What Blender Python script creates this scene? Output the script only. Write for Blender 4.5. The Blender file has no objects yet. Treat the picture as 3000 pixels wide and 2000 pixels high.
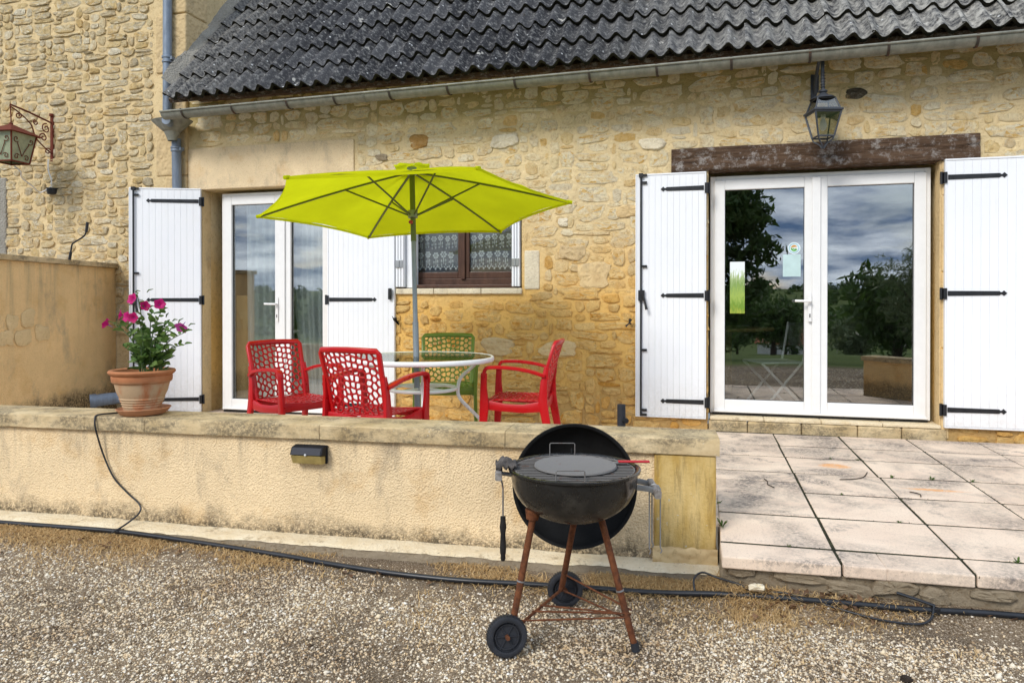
import bpy, math, random
import numpy as np
from mathutils import Vector, Matrix, noise as mnoise

# ------------------------------------------------------------------ camera, sky, sun, exposure
scene = bpy.context.scene
COL = scene.collection
cam_data = bpy.data.cameras.new("camera")
cam_data.sensor_width = 36.0
cam_data.lens = 2100 / 3000 * 36.0
cam_data.shift_y = -0.0357
cam_data.clip_end = 3000
cam = bpy.data.objects.new("camera", cam_data)
cam.location = (0, -6.28, 1.27)
cam.rotation_euler = (math.radians(90 - 0.3), 0, math.radians(14.9))
COL.objects.link(cam)
scene.camera = cam

SUN_DIR = Vector((-0.40, -0.95, 0.80)).normalized()      # towards the sun
world = bpy.data.worlds.new("World")
scene.world = world
world.use_nodes = True
wn = world.node_tree
wn.nodes.clear()
def wnode(t, **kw):
    n = wn.nodes.new(t)
    for k, v in kw.items():
        setattr(n, k, v)
    return n
w_out = wnode('ShaderNodeOutputWorld')
w_bg = wnode('ShaderNodeBackground')
w_bg.inputs['Strength'].default_value = 0.098
sky = wnode('ShaderNodeTexSky', sky_type='NISHITA', sun_disc=False)
sky.sun_elevation = math.asin(SUN_DIR.z)
sky.sun_rotation = math.atan2(SUN_DIR.x, SUN_DIR.y)
sky.altitude = 200
sky.dust_density = 2.0
# broken cloud deck over the whole sky: direction projected on a flat layer
w_tc = wnode('ShaderNodeTexCoord')
w_sep = wnode('ShaderNodeSeparateXYZ')
wn.links.new(w_tc.outputs['Generated'], w_sep.inputs[0])
w_h = wnode('ShaderNodeMath', operation='MAXIMUM')
wn.links.new(w_sep.outputs['Z'], w_h.inputs[0]); w_h.inputs[1].default_value = 0.0
w_h2 = wnode('ShaderNodeMath', operation='ADD')
wn.links.new(w_h.outputs[0], w_h2.inputs[0]); w_h2.inputs[1].default_value = 0.16
w_dx = wnode('ShaderNodeMath', operation='DIVIDE'); w_dy = wnode('ShaderNodeMath', operation='DIVIDE')
wn.links.new(w_sep.outputs['X'], w_dx.inputs[0]); wn.links.new(w_h2.outputs[0], w_dx.inputs[1])
wn.links.new(w_sep.outputs['Y'], w_dy.inputs[0]); wn.links.new(w_h2.outputs[0], w_dy.inputs[1])
w_cmb = wnode('ShaderNodeCombineXYZ')
wn.links.new(w_dx.outputs[0], w_cmb.inputs[0]); wn.links.new(w_dy.outputs[0], w_cmb.inputs[1])
w_n1 = wnode('ShaderNodeTexNoise'); w_n1.inputs['Scale'].default_value = 0.9
w_n1.inputs['Detail'].default_value = 9; w_n1.inputs['Roughness'].default_value = 0.55; w_n1.inputs['Distortion'].default_value = 0.35
wn.links.new(w_cmb.outputs[0], w_n1.inputs['Vector'])
w_n2 = wnode('ShaderNodeTexNoise'); w_n2.inputs['Scale'].default_value = 1.7
w_n2.inputs['Detail'].default_value = 8; w_n2.inputs['Roughness'].default_value = 0.6
wn.links.new(w_cmb.outputs[0], w_n2.inputs['Vector'])
w_cov = wnode('ShaderNodeMapRange'); w_cov.inputs[1].default_value = 0.30; w_cov.inputs[2].default_value = 0.46
wn.links.new(w_n1.outputs['Fac'], w_cov.inputs[0])
w_cc = wnode('ShaderNodeValToRGB')
w_cc.color_ramp.elements[0].position = 0.36; w_cc.color_ramp.elements[0].color = (1.0, 1.7, 3.1, 1)
w_cc.color_ramp.elements[1].position = 0.68; w_cc.color_ramp.elements[1].color = (9.0, 9.8, 10.8, 1)
wn.links.new(w_n2.outputs['Fac'], w_cc.inputs['Fac'])
w_mix = wnode('ShaderNodeMix', data_type='RGBA')
wn.links.new(w_cov.outputs[0], w_mix.inputs['Factor'])
wn.links.new(sky.outputs[0], w_mix.inputs[6]); wn.links.new(w_cc.outputs['Color'], w_mix.inputs[7])
wn.links.new(w_mix.outputs[2], w_bg.inputs['Color'])
wn.links.new(w_bg.outputs[0], w_out.inputs[0])

sun_d = bpy.data.lights.new("sun", 'SUN')
sun_d.energy = 1.3
sun_d.angle = math.radians(20)
sun_d.color = (1.0, 0.955, 0.88)
sun = bpy.data.objects.new("sun", sun_d)
sun.rotation_euler = SUN_DIR.to_track_quat('Z', 'Y').to_euler()
sun.location = (-3, -8, 9)
COL.objects.link(sun)

vs = scene.view_settings
vs.view_transform = 'Standard'
vs.look = 'None'
vs.exposure = 1.0
vs.gamma = 1.0
vs.use_curve_mapping = False

# ------------------------------------------------------------------ helpers: materials
def C4(c): return (c[0], c[1], c[2], 1.0)
class G:
    def __init__(s, name, rough=0.85, metal=0.0, spec=0.3):
        s.m = bpy.data.materials.new(name); s.m.use_nodes = True
        s.t = s.m.node_tree; s.t.nodes.clear()
        s.out = s.t.nodes.new('ShaderNodeOutputMaterial')
        s.b = s.t.nodes.new('ShaderNodeBsdfPrincipled')
        s.b.inputs['Roughness'].default_value = rough
        s.b.inputs['Metallic'].default_value = metal
        s.b.inputs['Specular IOR Level'].default_value = spec
        s.t.links.new(s.b.outputs[0], s.out.inputs[0])
        s._g = None
    def put(s, sock, v):
        if hasattr(v, 'is_linked') or hasattr(v, 'links'): s.t.links.new(v, sock)
        elif isinstance(v, (tuple, list)) and len(v) == 3 and sock.type == 'RGBA': sock.default_value = C4(v)
        else: sock.default_value = v
    def nd(s, t, **kw):
        n = s.t.nodes.new(t)
        for k, v in kw.items(): setattr(n, k, v)
        return n
    def geo(s):
        if s._g is None: s._g = s.nd('ShaderNodeNewGeometry')
        return s._g
    def pos(s): return s.geo().outputs['Position']
    def sep(s, v):
        n = s.nd('ShaderNodeSeparateXYZ'); s.put(n.inputs[0], v); return n.outputs
    def stretch(s, v, sc):
        n = s.nd('ShaderNodeVectorMath', operation='MULTIPLY'); s.put(n.inputs[0], v); n.inputs[1].default_value = sc; return n.outputs[0]
    def rnd(s):
        a = s.nd('ShaderNodeObjectInfo').outputs['Random']; b = s.geo().outputs['Random Per Island']
        return s.ma('FRACT', s.ma('ADD', a, b))
    def ornd(s): return s.nd('ShaderNodeObjectInfo').outputs['Random']
    def noise(s, scale, detail=5, rough=0.6, vec=None, dist=0.0):
        n = s.nd('ShaderNodeTexNoise'); s.put(n.inputs['Vector'], vec if vec is not None else s.pos())
        n.inputs['Scale'].default_value = scale; n.inputs['Detail'].default_value = detail
        n.inputs['Roughness'].default_value = rough; n.inputs['Distortion'].default_value = dist
        return n.outputs['Fac']
    def vor(s, scale, feature='F1', vec=None, rand=1.0):
        n = s.nd('ShaderNodeTexVoronoi', feature=feature); s.put(n.inputs['Vector'], vec if vec is not None else s.pos())
        n.inputs['Scale'].default_value = scale; n.inputs['Randomness'].default_value = rand
        return n.outputs['Distance']
    def ma(s, op, a, b=0.0):
        n = s.nd('ShaderNodeMath', operation=op); s.put(n.inputs[0], a); s.put(n.inputs[1], b); return n.outputs[0]
    def mr(s, v, a, b, c=0.0, d=1.0):
        n = s.nd('ShaderNodeMapRange'); s.put(n.inputs[0], v)
        for i, q in enumerate((a, b, c, d)): s.put(n.inputs[1 + i], q)
        return n.outputs[0]
    def ramp(s, f, stops, interp='LINEAR'):
        n = s.nd('ShaderNodeValToRGB'); s.put(n.inputs[0], f); cr = n.color_ramp; cr.interpolation = interp
        while len(cr.elements) < len(stops): cr.elements.new(0.5)
        for e, (p, c) in zip(cr.elements, stops): e.position = p; e.color = C4(c)
        return n.outputs[0]
    def mix(s, f, a, b, mode='MIX'):
        n = s.nd('ShaderNodeMix', data_type='RGBA', blend_type=mode)
        s.put(n.inputs[0], f); s.put(n.inputs[6], a); s.put(n.inputs[7], b); return n.outputs[2]
    def bump(s, h, strength=0.5, dist=0.01):
        n = s.nd('ShaderNodeBump'); s.put(n.inputs['Height'], h)
        n.inputs['Strength'].default_value = strength; n.inputs['Distance'].default_value = dist
        prev = s.b.inputs['Normal']
        if prev.is_linked: s.t.links.new(prev.links[0].from_socket, n.inputs['Normal'])
        s.t.links.new(n.outputs[0], prev)
    def col(s, c): s.put(s.b.inputs['Base Color'], c); return s
    def rough(s, r): s.put(s.b.inputs['Roughness'], r); return s

def flat(name, c, rough=0.5, metal=0.0, spec=0.3, var=0.12, nscale=14, bump=0.0, bscale=60, bdist=0.003):
    g = G(name, rough, metal, spec)
    n = g.noise(nscale, 5)
    d = tuple(x * (1 - var * 1.6) for x in c); l = tuple(min(1, x * (1 + var)) for x in c)
    g.col(g.ramp(n, [(0.3, d), (0.7, l)]))
    if bump: g.bump(g.noise(bscale, 4), bump, bdist)
    return g.m

# ------------------------------------------------------------------ helpers: geometry
class MB:
    def __init__(s): s.v = []; s.f = []
    def add(s, vs, fs):
        o = len(s.v); s.v += [tuple(p) for p in vs]; s.f += [tuple(i + o for i in f) for f in fs]; return s
    def box(s, x0, x1, y0, y1, z0, z1):
        return s.add([(x0, y0, z0), (x1, y0, z0), (x1, y1, z0), (x0, y1, z0), (x0, y0, z1), (x1, y0, z1), (x1, y1, z1), (x0, y1, z1)],
                     [(0, 3, 2, 1), (4, 5, 6, 7), (0, 1, 5, 4), (1, 2, 6, 5), (2, 3, 7, 6), (3, 0, 4, 7)])
    def sweep(s, pts, ra, rb=None, side=None, n=8, caps=True, closed=False, sq=False):
        # tube along pts with elliptical or rounded-square section; ra along side axis, rb across
        pts = [Vector(p) for p in pts]; N = len(pts); rb = ra if rb is None else rb
        RA = ra if hasattr(ra, '__len__') else [ra] * N; RB = rb if hasattr(rb, '__len__') else [rb] * N
        ref = Vector(side) if side is not None else None; vs = []
        prev = None
        for i, p in enumerate(pts):
            a = pts[(i - 1) % N] if (i > 0 or closed) else p; b = pts[(i + 1) % N] if (i < N - 1 or closed) else p
            t = (b - a).normalized()
            if ref is not None: sd = ref - t * ref.dot(t)
            else:
                if prev is None:
                    q = Vector((0, 0, 1)) if abs(t.z) < 0.9 else Vector((1, 0, 0)); sd = q - t * q.dot(t)
                else: sd = prev - t * prev.dot(t)
            sd.normalize(); prev = sd; ot = t.cross(sd)
            for k in range(n):
                an = 2 * math.pi * (k + 0.5) / n; c, q = math.cos(an), math.sin(an)
                if sq:
                    e = 0.45; c = math.copysign(abs(c) ** e, c); q = math.copysign(abs(q) ** e, q)
                vs.append(p + sd * c * RA[i] + ot * q * RB[i])
        fs = []
        for i in range(N if closed else N - 1):
            j = (i + 1) % N
            for k in range(n):
                l = (k + 1) % n; fs.append((i * n + k, i * n + l, j * n + l, j * n + k))
        if caps and not closed:
            fs.append(tuple(range(n))[::-1]); fs.append(tuple((N - 1) * n + k for k in range(n)))
        return s.add(vs, fs)
    def cyl(s, a, b, r, r2=None, n=12): return s.sweep([a, b], [r, r2 if r2 is not None else r], None, n=n)
    def lathe(s, prof, n=32, c=(0, 0, 0), closed=False):
        vs = []; m = len(prof)
        for k in range(n):
            a = 2 * math.pi * k / n
            for r, z in prof: vs.append((c[0] + r * math.cos(a), c[1] + r * math.sin(a), c[2] + z))
        fs = []
        for k in range(n):
            l = (k + 1) % n
            for i in range(m if closed else m - 1):
                j = (i + 1) % m; fs.append((k * m + i, l * m + i, l * m + j, k * m + j))
        return s.add(vs, fs)
    def poly(s, pts, d):
        # flat polygon extruded by vector d
        n = len(pts); d = Vector(d); a = [Vector(p) for p in pts]; vs = a + [p + d for p in a]
        fs = [tuple(range(n))[::-1], tuple(range(n, 2 * n))] + [(i, (i + 1) % n, n + (i + 1) % n, n + i) for i in range(n)]
        return s.add(vs, fs)
    def grid(s, fn, nu, nv, flip=False):
        vs = [fn(i / nu, j / nv) for j in range(nv + 1) for i in range(nu + 1)]; w = nu + 1
        fs = [(j * w + i, j * w + i + 1, (j + 1) * w + i + 1, (j + 1) * w + i) for j in range(nv) for i in range(nu)]
        if flip: fs = [f[::-1] for f in fs]
        return s.add(vs, fs)
    def mesh(s, name, mat, smooth=None):
        me = bpy.data.meshes.new(name); me.from_pydata(s.v, [], s.f); me.update()
        if mat: me.materials.append(mat)
        if smooth is not None:
            me.shade_smooth()
            if smooth < 180: me.set_sharp_from_angle(angle=math.radians(smooth))
        return me
    def build(s, name, mat, parent=None, smooth=None, bevel=0.0, seg=2, **kw):
        return place(name, s.mesh(name, mat, smooth), parent, bevel=bevel, seg=seg, **kw)

def place(name, me, parent=None, loc=(0, 0, 0), rot=(0, 0, 0), scale=(1, 1, 1), bevel=0.0, seg=2, solid=0.0, label=None, kind=None):
    o = bpy.data.objects.new(name, me); COL.objects.link(o)
    o.location = loc; o.rotation_euler = rot; o.scale = scale
    if parent is not None: o.parent = parent
    if solid:
        md = o.modifiers.new('thickness', 'SOLIDIFY'); md.thickness = solid; md.offset = 0
    if bevel:
        md = o.modifiers.new('edges', 'BEVEL'); md.width = bevel; md.segments = seg; md.limit_method = 'ANGLE'; md.angle_limit = math.radians(35)
    if label: o['label'] = label
    if kind: o['kind'] = kind
    return o
def thing(name, label, cat, loc=(0, 0, 0), rz=0.0, group=None):
    o = bpy.data.objects.new(name, None); COL.objects.link(o); o.location = loc; o.rotation_euler = (0, 0, rz)
    o.empty_display_size = 0.1
    return tag(o, label, cat, group)
def tag(o, label, cat=None, group=None, kind=None):
    o['label'] = label
    if cat: o['category'] = cat
    if group: o['group'] = group
    if kind: o['kind'] = kind
    return o
def big_mesh(name, V, F, mat, smooth=False):
    # V (n,3), F (m,k) numpy arrays
    me = bpy.data.meshes.new(name); m, k = F.shape
    me.vertices.add(len(V)); me.vertices.foreach_set('co', V.astype(np.float32).ravel())
    me.loops.add(m * k); me.loops.foreach_set('vertex_index', F.astype(np.int32).ravel())
    me.polygons.add(m); me.polygons.foreach_set('loop_start', (np.arange(m) * k).astype(np.int32))
    me.update(calc_edges=True); me.validate()
    if smooth: me.shade_smooth()
    if mat: me.materials.append(mat)
    return me
def sstep(a, b, x):
    t = min(1, max(0, (x - a) / (b - a))); return t * t * (3 - 2 * t)
def ns(x, y, z=0.0): return mnoise.noise(Vector((x, y, z)))
def catmull(P, k=6):
    P = [Vector(p) for p in P]; out = []
    for i in range(len(P) - 1):
        a = P[max(i - 1, 0)]; b = P[i]; c = P[i + 1]; d = P[min(i + 2, len(P) - 1)]
        for j in range(k):
            t = j / k
            out.append(0.5 * ((2 * b) + (c - a) * t + (2 * a - 5 * b + 4 * c - d) * t * t + (3 * b - a - 3 * c + d) * t ** 3))
    out.append(P[-1]); return out
random.seed(7)
rng = np.random.default_rng(7)
TZ = 0.19            # terrace level at the right-hand doors
def floor_z(x): return TZ - 0.06 * sstep(0.0, -5.5, x) if x < 0 else TZ
# ------------------------------------------------------------------ materials
M = {}
def stone_mat(name, stops, low=None, grey=0.35):
    g = G(name, 0.92, 0, 0.15)
    base = g.ramp(g.rnd(), stops, 'LINEAR')
    n1 = g.noise(6, 4); pit = g.noise(26, 10, 0.78, dist=0.3)
    c = g.mix(g.mr(n1, 0.50, 0.74, 0, 0.6), base, (0.70, 0.43, 0.13))
    c = g.mix(g.mr(g.noise(9, 6, 0.75), 0.55, 0.70, 0, grey), c, (0.20, 0.18, 0.145))
    c = g.mix(g.mr(pit, 0.30, 0.50, 0.75, 0.0), c, g.mix(1.0, c, (0.52, 0.36, 0.18), 'MULTIPLY'))
    c = g.mix(g.mr(pit, 0.52, 0.68, 0.0, 0.3), c, (0.94, 0.86, 0.66))
    c = g.mix(g.mr(g.noise(80, 4, 0.8), 0.33, 0.42, 0.55, 0.0), c, (0.14, 0.09, 0.045))
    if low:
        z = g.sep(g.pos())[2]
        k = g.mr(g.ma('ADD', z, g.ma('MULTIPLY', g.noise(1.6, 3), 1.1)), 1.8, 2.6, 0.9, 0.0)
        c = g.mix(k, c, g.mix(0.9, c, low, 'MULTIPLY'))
    g.col(c)
    g.bump(pit, 1.0, 0.032); g.bump(g.noise(80, 6, 0.75), 0.8, 0.008)
    return g.m
M['stone'] = stone_mat('rubble limestone', [(0.0, (0.88, 0.71, 0.42)), (0.18, (0.93, 0.82, 0.57)), (0.36, (0.86, 0.65, 0.32)), (0.5, (0.90, 0.76, 0.48)),
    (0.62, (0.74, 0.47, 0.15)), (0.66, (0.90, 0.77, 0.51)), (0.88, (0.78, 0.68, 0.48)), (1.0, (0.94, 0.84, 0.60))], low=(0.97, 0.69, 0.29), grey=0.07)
M['stone_tall'] = stone_mat('weathered limestone', [(0.0, (0.74, 0.60, 0.36)), (0.2, (0.58, 0.48, 0.31)), (0.4, (0.74, 0.56, 0.28)), (0.55, (0.50, 0.42, 0.28)),
    (0.7, (0.80, 0.70, 0.50)), (0.85, (0.62, 0.46, 0.21)), (1.0, (0.82, 0.74, 0.56))], grey=0.7)

def mortar_mat(name, hi, lo=None, algae=False):
    g = G(name, 0.95, 0, 0.1)
    n = g.noise(3, 5); c = g.ramp(n, [(0.3, tuple(x * 0.82 for x in hi)), (0.7, hi)])
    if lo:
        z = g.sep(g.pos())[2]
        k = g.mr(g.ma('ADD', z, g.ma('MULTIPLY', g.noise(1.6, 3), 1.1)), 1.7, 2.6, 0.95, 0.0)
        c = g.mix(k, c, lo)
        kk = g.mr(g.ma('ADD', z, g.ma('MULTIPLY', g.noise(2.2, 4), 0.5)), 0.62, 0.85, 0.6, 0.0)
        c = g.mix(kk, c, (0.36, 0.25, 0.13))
    if algae:
        z = g.sep(g.pos())[2]
        k = g.mr(g.ma('ADD', z, g.ma('MULTIPLY', g.noise(2.5, 4), 0.35)), 3.02, 3.3, 0.0, 0.7)
        c = g.mix(k, c, (0.27, 0.20, 0.045))
    pit = g.noise(30, 9, 0.78)
    c = g.mix(g.mr(pit, 0.30, 0.48, 0.7, 0.0), c, g.mix(1.0, c, (0.45, 0.32, 0.17), 'MULTIPLY'))
    g.col(c)
    g.bump(g.noise(10, 6, 0.65), 0.7, 0.025); g.bump(pit, 0.9, 0.018)
    return g.m
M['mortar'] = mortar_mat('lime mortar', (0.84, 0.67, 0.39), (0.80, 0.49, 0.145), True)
M['mortar_tall'] = mortar_mat('old lime mortar', (0.80, 0.62, 0.35))
def render_mat(name, c, stain=0.0, bscale=70, bdist=0.012, zlow=None, streak=False, rust=(0.55, 0.30, 0.08)):
    g = G(name, 0.95, 0, 0.1)
    n = g.noise(2.5, 4); k = g.ramp(n, [(0.3, tuple(x * 0.85 for x in c)), (0.7, tuple(min(1, x * 1.06) for x in c))])
    k = g.mix(g.mr(g.noise(4.1, 4, 0.6), 0.56, 0.74, 0, 0.5), k, rust)
    k = g.mix(g.mr(g.noise(3.3, 6, 0.7, g.stretch(g.pos(), (1.6, 1, 0.7))), 0.54, 0.74, 0, 0.6), k, (0.24, 0.20, 0.155))
    if zlow is not None:     # splash dirt along the foot of the wall
        z = g.sep(g.pos())[2]
        q = g.mr(g.ma('ADD', z, g.ma('MULTIPLY', g.noise(5, 7, 0.75), 0.28)), zlow + 0.15, zlow + 0.25, 0.85, 0.0)
        q = g.ma('MULTIPLY', q, g.mr(g.noise(55, 5, 0.8), 0.34, 0.54))
        k = g.mix(q, k, (0.032, 0.028, 0.021))
    if streak:               # run-off streaks below a coping
        v = g.stretch(g.pos(), (7, 7, 0.5)); z = g.sep(g.pos())[2]
        q = g.ma('MULTIPLY', g.mr(g.noise(1.3, 5, 0.7, v), 0.5, 0.75), g.mr(z, streak[0], streak[1], 0.0, 0.75))
        k = g.mix(q, k, (0.12, 0.11, 0.10))
    g.col(k)
    k = g.mix(g.mr(g.noise(bscale * 1.1, 4, 0.8), 0.32, 0.46, 0.5, 0.0), k, g.mix(1.0, k, (0.45, 0.36, 0.26), 'MULTIPLY')); g.col(k)
    g.bump(g.vor(bscale, 'SMOOTH_F1'), 0.9, bdist * 1.2); g.bump(g.noise(bscale * 2.2, 4, 0.7), 0.6, bdist * 0.5)
    return g.m
M['render'] = render_mat('roughcast render', (0.84, 0.65, 0.40), zlow=0.05, bscale=125, bdist=0.006, streak=(0.25, 0.62))
M['render_panel'] = render_mat('smooth render', (0.78, 0.62, 0.40), bscale=90, bdist=0.006)
M['render_ochre'] = render_mat('ochre render', (0.80, 0.555, 0.27), bscale=110, bdist=0.006, zlow=0.30, streak=(0.7, 1.75))
M['cut_stone'] = render_mat('cut limestone', (0.66, 0.49, 0.26), bscale=40, bdist=0.004, rust=(0.4, 0.24, 0.1))
M['pale_stone'] = render_mat('pale limestone', (0.72, 0.64, 0.48), bscale=60, bdist=0.004, rust=(0.65, 0.5, 0.3))
def coping_mat():
    g = G('lichened coping stone', 0.95, 0, 0.1)
    c = g.ramp(g.noise(5, 5), [(0.3, (0.48, 0.35, 0.18)), (0.7, (0.68, 0.54, 0.33))])
    v = g.stretch(g.pos(), (1, 1, 2.5))
    k = g.ma('MULTIPLY', g.mr(g.noise(4.5, 6, 0.7, v), 0.42, 0.58), g.mr(g.noise(60, 5, 0.8), 0.38, 0.54))
    c = g.mix(g.ma('MULTIPLY', k, 0.7), c, (0.09, 0.08, 0.06))
    c = g.mix(g.mr(g.noise(38, 4, 0.7), 0.66, 0.72, 0, 0.7), c, (0.62, 0.58, 0.48))
    g.col(c); g.bump(g.noise(45, 7, 0.7), 0.8, 0.008); return g.m
M['coping'] = coping_mat()
def pier_mat():
    g = G('yellow lichened stone', 0.95, 0, 0.1)
    c = g.ramp(g.noise(4, 5, vec=g.stretch(g.pos(), (3, 3, 0.8))), [(0.3, (0.48, 0.30, 0.07)), (0.7, (0.70, 0.53, 0.24))])
    c = g.mix(g.mr(g.noise(3, 6, 0.7, g.stretch(g.pos(), (9, 9, 1.2))), 0.50, 0.68, 0, 0.6), c, (0.18, 0.12, 0.05))
    c = g.mix(g.mr(g.noise(30, 3, 0.6), 0.68, 0.73, 0, 0.8), c, (0.56, 0.56, 0.47))
    g.col(c); g.bump(g.noise(50, 7, 0.75), 0.9, 0.007); return g.m
M['pier'] = pier_mat()
def footing_mat():
    g = G('pale dirty footing', 0.95, 0, 0.1); c = g.ramp(g.noise(7, 5), [(0.3, (0.80, 0.64, 0.40)), (0.7, (0.92, 0.80, 0.58))])
    c = g.mix(g.mr(g.noise(10, 7, 0.78), 0.56, 0.64, 0, 0.65), c, (0.42, 0.31, 0.18)); c = g.mix(g.mr(g.noise(60, 5, 0.8), 0.30, 0.42, 0.6, 0.0), c, (0.20, 0.15, 0.09))
    g.col(c); g.bump(g.noise(30, 8, 0.75), 1.0, 0.02); return g.m
M['footing'] = footing_mat()
M['riser'] = mortar_mat('dirty riser masonry', (0.36, 0.29, 0.20))
def slab_mat():
    g = G('terrace slab', 0.9, 0, 0.15)
    c = g.ramp(g.noise(4, 5), [(0.3, (0.74, 0.58, 0.45)), (0.7, (0.84, 0.69, 0.54))])
    c = g.mix(g.ma('MULTIPLY', g.ornd(), 0.16), c, (0.55, 0.42, 0.31))
    k = g.ma('MULTIPLY', g.mr(g.noise(1.7, 5, 0.62, dist=0.6), 0.48, 0.66), g.mr(g.noise(48, 6, 0.8), 0.34, 0.58))
    c = g.mix(g.ma('MULTIPLY', k, 0.85), c, (0.12, 0.112, 0.108))
    c = g.mix(g.mr(g.noise(110, 5, 0.8), 0.34, 0.45, 0.55, 0.0), c, (0.20, 0.155, 0.115))
    c = g.mix(g.ma('MULTIPLY', g.mr(g.noise(3.2, 4, 0.65), 0.55, 0.68), g.mr(g.noise(70, 5, 0.8), 0.42, 0.56)), c, (0.13, 0.12, 0.115))
    for cx, cy, sx, sy in ((0.83, -1.20, 0.11, 0.075), (1.29, -1.70, 0.17, 0.03)):
        x, y, z = g.sep(g.pos()); q = g.ma('ADD', g.ma('POWER', g.ma('MULTIPLY', g.ma('SUBTRACT', x, cx), 1 / sx), 2.0), g.ma('POWER', g.ma('MULTIPLY', g.ma('SUBTRACT', y, cy), 1 / sy), 2.0))
        c = g.mix(g.ma('MULTIPLY', g.mr(g.ma('ADD', q, g.ma('MULTIPLY', g.noise(14, 5), 1.4)), 1.8, 1.1, 0.0, 0.8), g.mr(g.noise(60, 4, 0.7), 0.3, 0.55)), c, (0.80, 0.36, 0.10))
    g.col(c); g.bump(g.noise(120, 5, 0.7), 0.5, 0.003); return g.m
M['slab'] = slab_mat()
def tile_mat():
    g = G('lichened roof tile', 0.85, 0, 0.25)
    x, y, z = g.sep(g.pos())
    c = g.mix(g.ornd(), (0.014, 0.014, 0.017), (0.060, 0.060, 0.064))
    c = g.mix(g.mr(g.noise(26, 7, 0.78), 0.51, 0.64, 0, 0.75), c, (0.31, 0.305, 0.29))
    right = g.mr(g.ma('ADD', x, g.ma('MULTIPLY', g.noise(1.5, 3), 2.0)), -0.3, 2.6, 0.0, 0.85)
    c = g.mix(g.ma('MULTIPLY', right, g.mr(g.noise(15, 7, 0.75), 0.40, 0.62)), c, (0.46, 0.44, 0.39))
    left = g.mr(x, -3.9, -4.9, 0.0, 0.6)
    c = g.mix(g.ma('MULTIPLY', left, g.mr(g.noise(40, 6, 0.75), 0.42, 0.6)), c, (0.33, 0.31, 0.27))
    c = g.mix(g.mr(g.noise(6.5, 5, 0.6), 0.67, 0.70, 0, 0.85), c, (0.50, 0.48, 0.43))
    c = g.mix(g.mr(g.vor(9.0), 0.06, 0.10, 0.8, 0.0), c, (0.62, 0.63, 0.62))
    c = g.mix(g.mr(g.noise(5.5, 5, 0.7), 0.30, 0.36, 0.9, 0.0), c, (0.03, 0.022, 0.014))
    g.col(c); g.bump(g.noise(90, 6, 0.75), 0.7, 0.006); return g.m
M['tile'] = tile_mat()
M['tile_edge'] = flat('shadow painted mossy tile edge', (0.030, 0.028, 0.018), 0.95, var=0.4, bump=0.6, bscale=80)  # shadow lines between tile rows painted into the dark mossy edge colour
M['flashing'] = render_mat('grey lichened mortar', (0.30, 0.28, 0.24), bscale=55, bdist=0.012, rust=(0.12, 0.115, 0.1))
def zinc_mat(name, c, streak=0.5):
    g = G(name, 0.55, 0.25, 0.5)
    v = g.stretch(g.pos(), (3, 3, 0.6))
    k = g.ramp(g.noise(6, 6, 0.65, v), [(0.3, tuple(x * 0.62 for x in c)), (0.7, tuple(x * 1.15 for x in c))])
    k = g.mix(g.mr(g.noise(70, 4, 0.7), 0.6, 0.75, 0, streak), k, (0.34, 0.35, 0.34))
    g.col(k); g.rough(g.mr(g.noise(12, 3), 0.3, 0.7, 0.4, 0.75)); return g.m
M['zinc'] = zinc_mat('aged zinc', (0.235, 0.235, 0.195))
M['zinc_blue'] = zinc_mat('blue grey zinc', (0.20, 0.245, 0.31))
def pvc():
    g = G('white lacquer', 0.38, 0, 0.4)
    c = g.ramp(g.noise(1.6, 3), [(0.3, (0.79, 0.81, 0.85)), (0.7, (0.83, 0.845, 0.87))])
    c = g.mix(g.mr(g.noise(5, 7, 0.75, g.stretch(g.pos(), (4, 4, 0.8))), 0.55, 0.85, 0, 0.3), c, (0.58, 0.57, 0.54))
    z = g.sep(g.pos())[2]; q = g.mr(g.ma('ADD', z, g.ma('MULTIPLY', g.noise(7, 6, 0.75), 0.6)), 0.50, 0.95, 0.38, 0.0)
    c = g.mix(g.ma('MULTIPLY', q, g.mr(g.noise(40, 5, 0.8), 0.3, 0.6)), c, (0.46, 0.41, 0.33))
    g.col(c); g.bump(g.noise(8, 3), 0.05, 0.004); return g.m
M['white'] = pvc()
M['window_white'] = flat('white window profile', (0.80, 0.80, 0.79), 0.3, spec=0.45, var=0.02)
M['iron'] = flat('black painted iron', (0.012, 0.013, 0.016), 0.42, spec=0.45, var=0.3, bump=0.15, bscale=90)
M['gasket'] = flat('dark rubber gasket', (0.03, 0.03, 0.03), 0.7, var=0.1)
def lintel():
    g = G('old oak beam', 0.9, 0, 0.15)
    v = g.stretch(g.pos(), (0.9, 8, 9))
    c = g.ramp(g.noise(5, 8, 0.65, v), [(0.3, (0.05, 0.031, 0.021)), (0.6, (0.125, 0.078, 0.05)), (0.8, (0.22, 0.15, 0.105))])
    c = g.mix(g.ma('MULTIPLY', g.mr(g.noise(16, 7, 0.8), 0.50, 0.62), g.mr(g.noise(4, 4), 0.36, 0.60, 0.2, 0.9)), c, (0.36, 0.335, 0.315))
    g.col(c); g.bump(g.noise(8, 7, 0.7, v), 0.9, 0.02); return g.m
M['beam'] = lintel()
def wood(name, a, b, rough=0.6, sc=(1, 1, 8), s=6):
    g = G(name, rough, 0, 0.3); v = g.stretch(g.pos(), sc)
    g.col(g.ramp(g.noise(s, 6, 0.6, v), [(0.3, a), (0.7, b)])); g.bump(g.noise(s * 2, 5, 0.6, v), 0.3, 0.004); return g.m
M['brown_wood'] = wood('dark stained window wood', (0.05, 0.022, 0.014), (0.095, 0.045, 0.028), 0.45, (3, 3, 1))
M['oak'] = wood('light cupboard wood', (0.40, 0.27, 0.11), (0.50, 0.36, 0.17), 0.5, (4, 4, 0.7))
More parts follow.
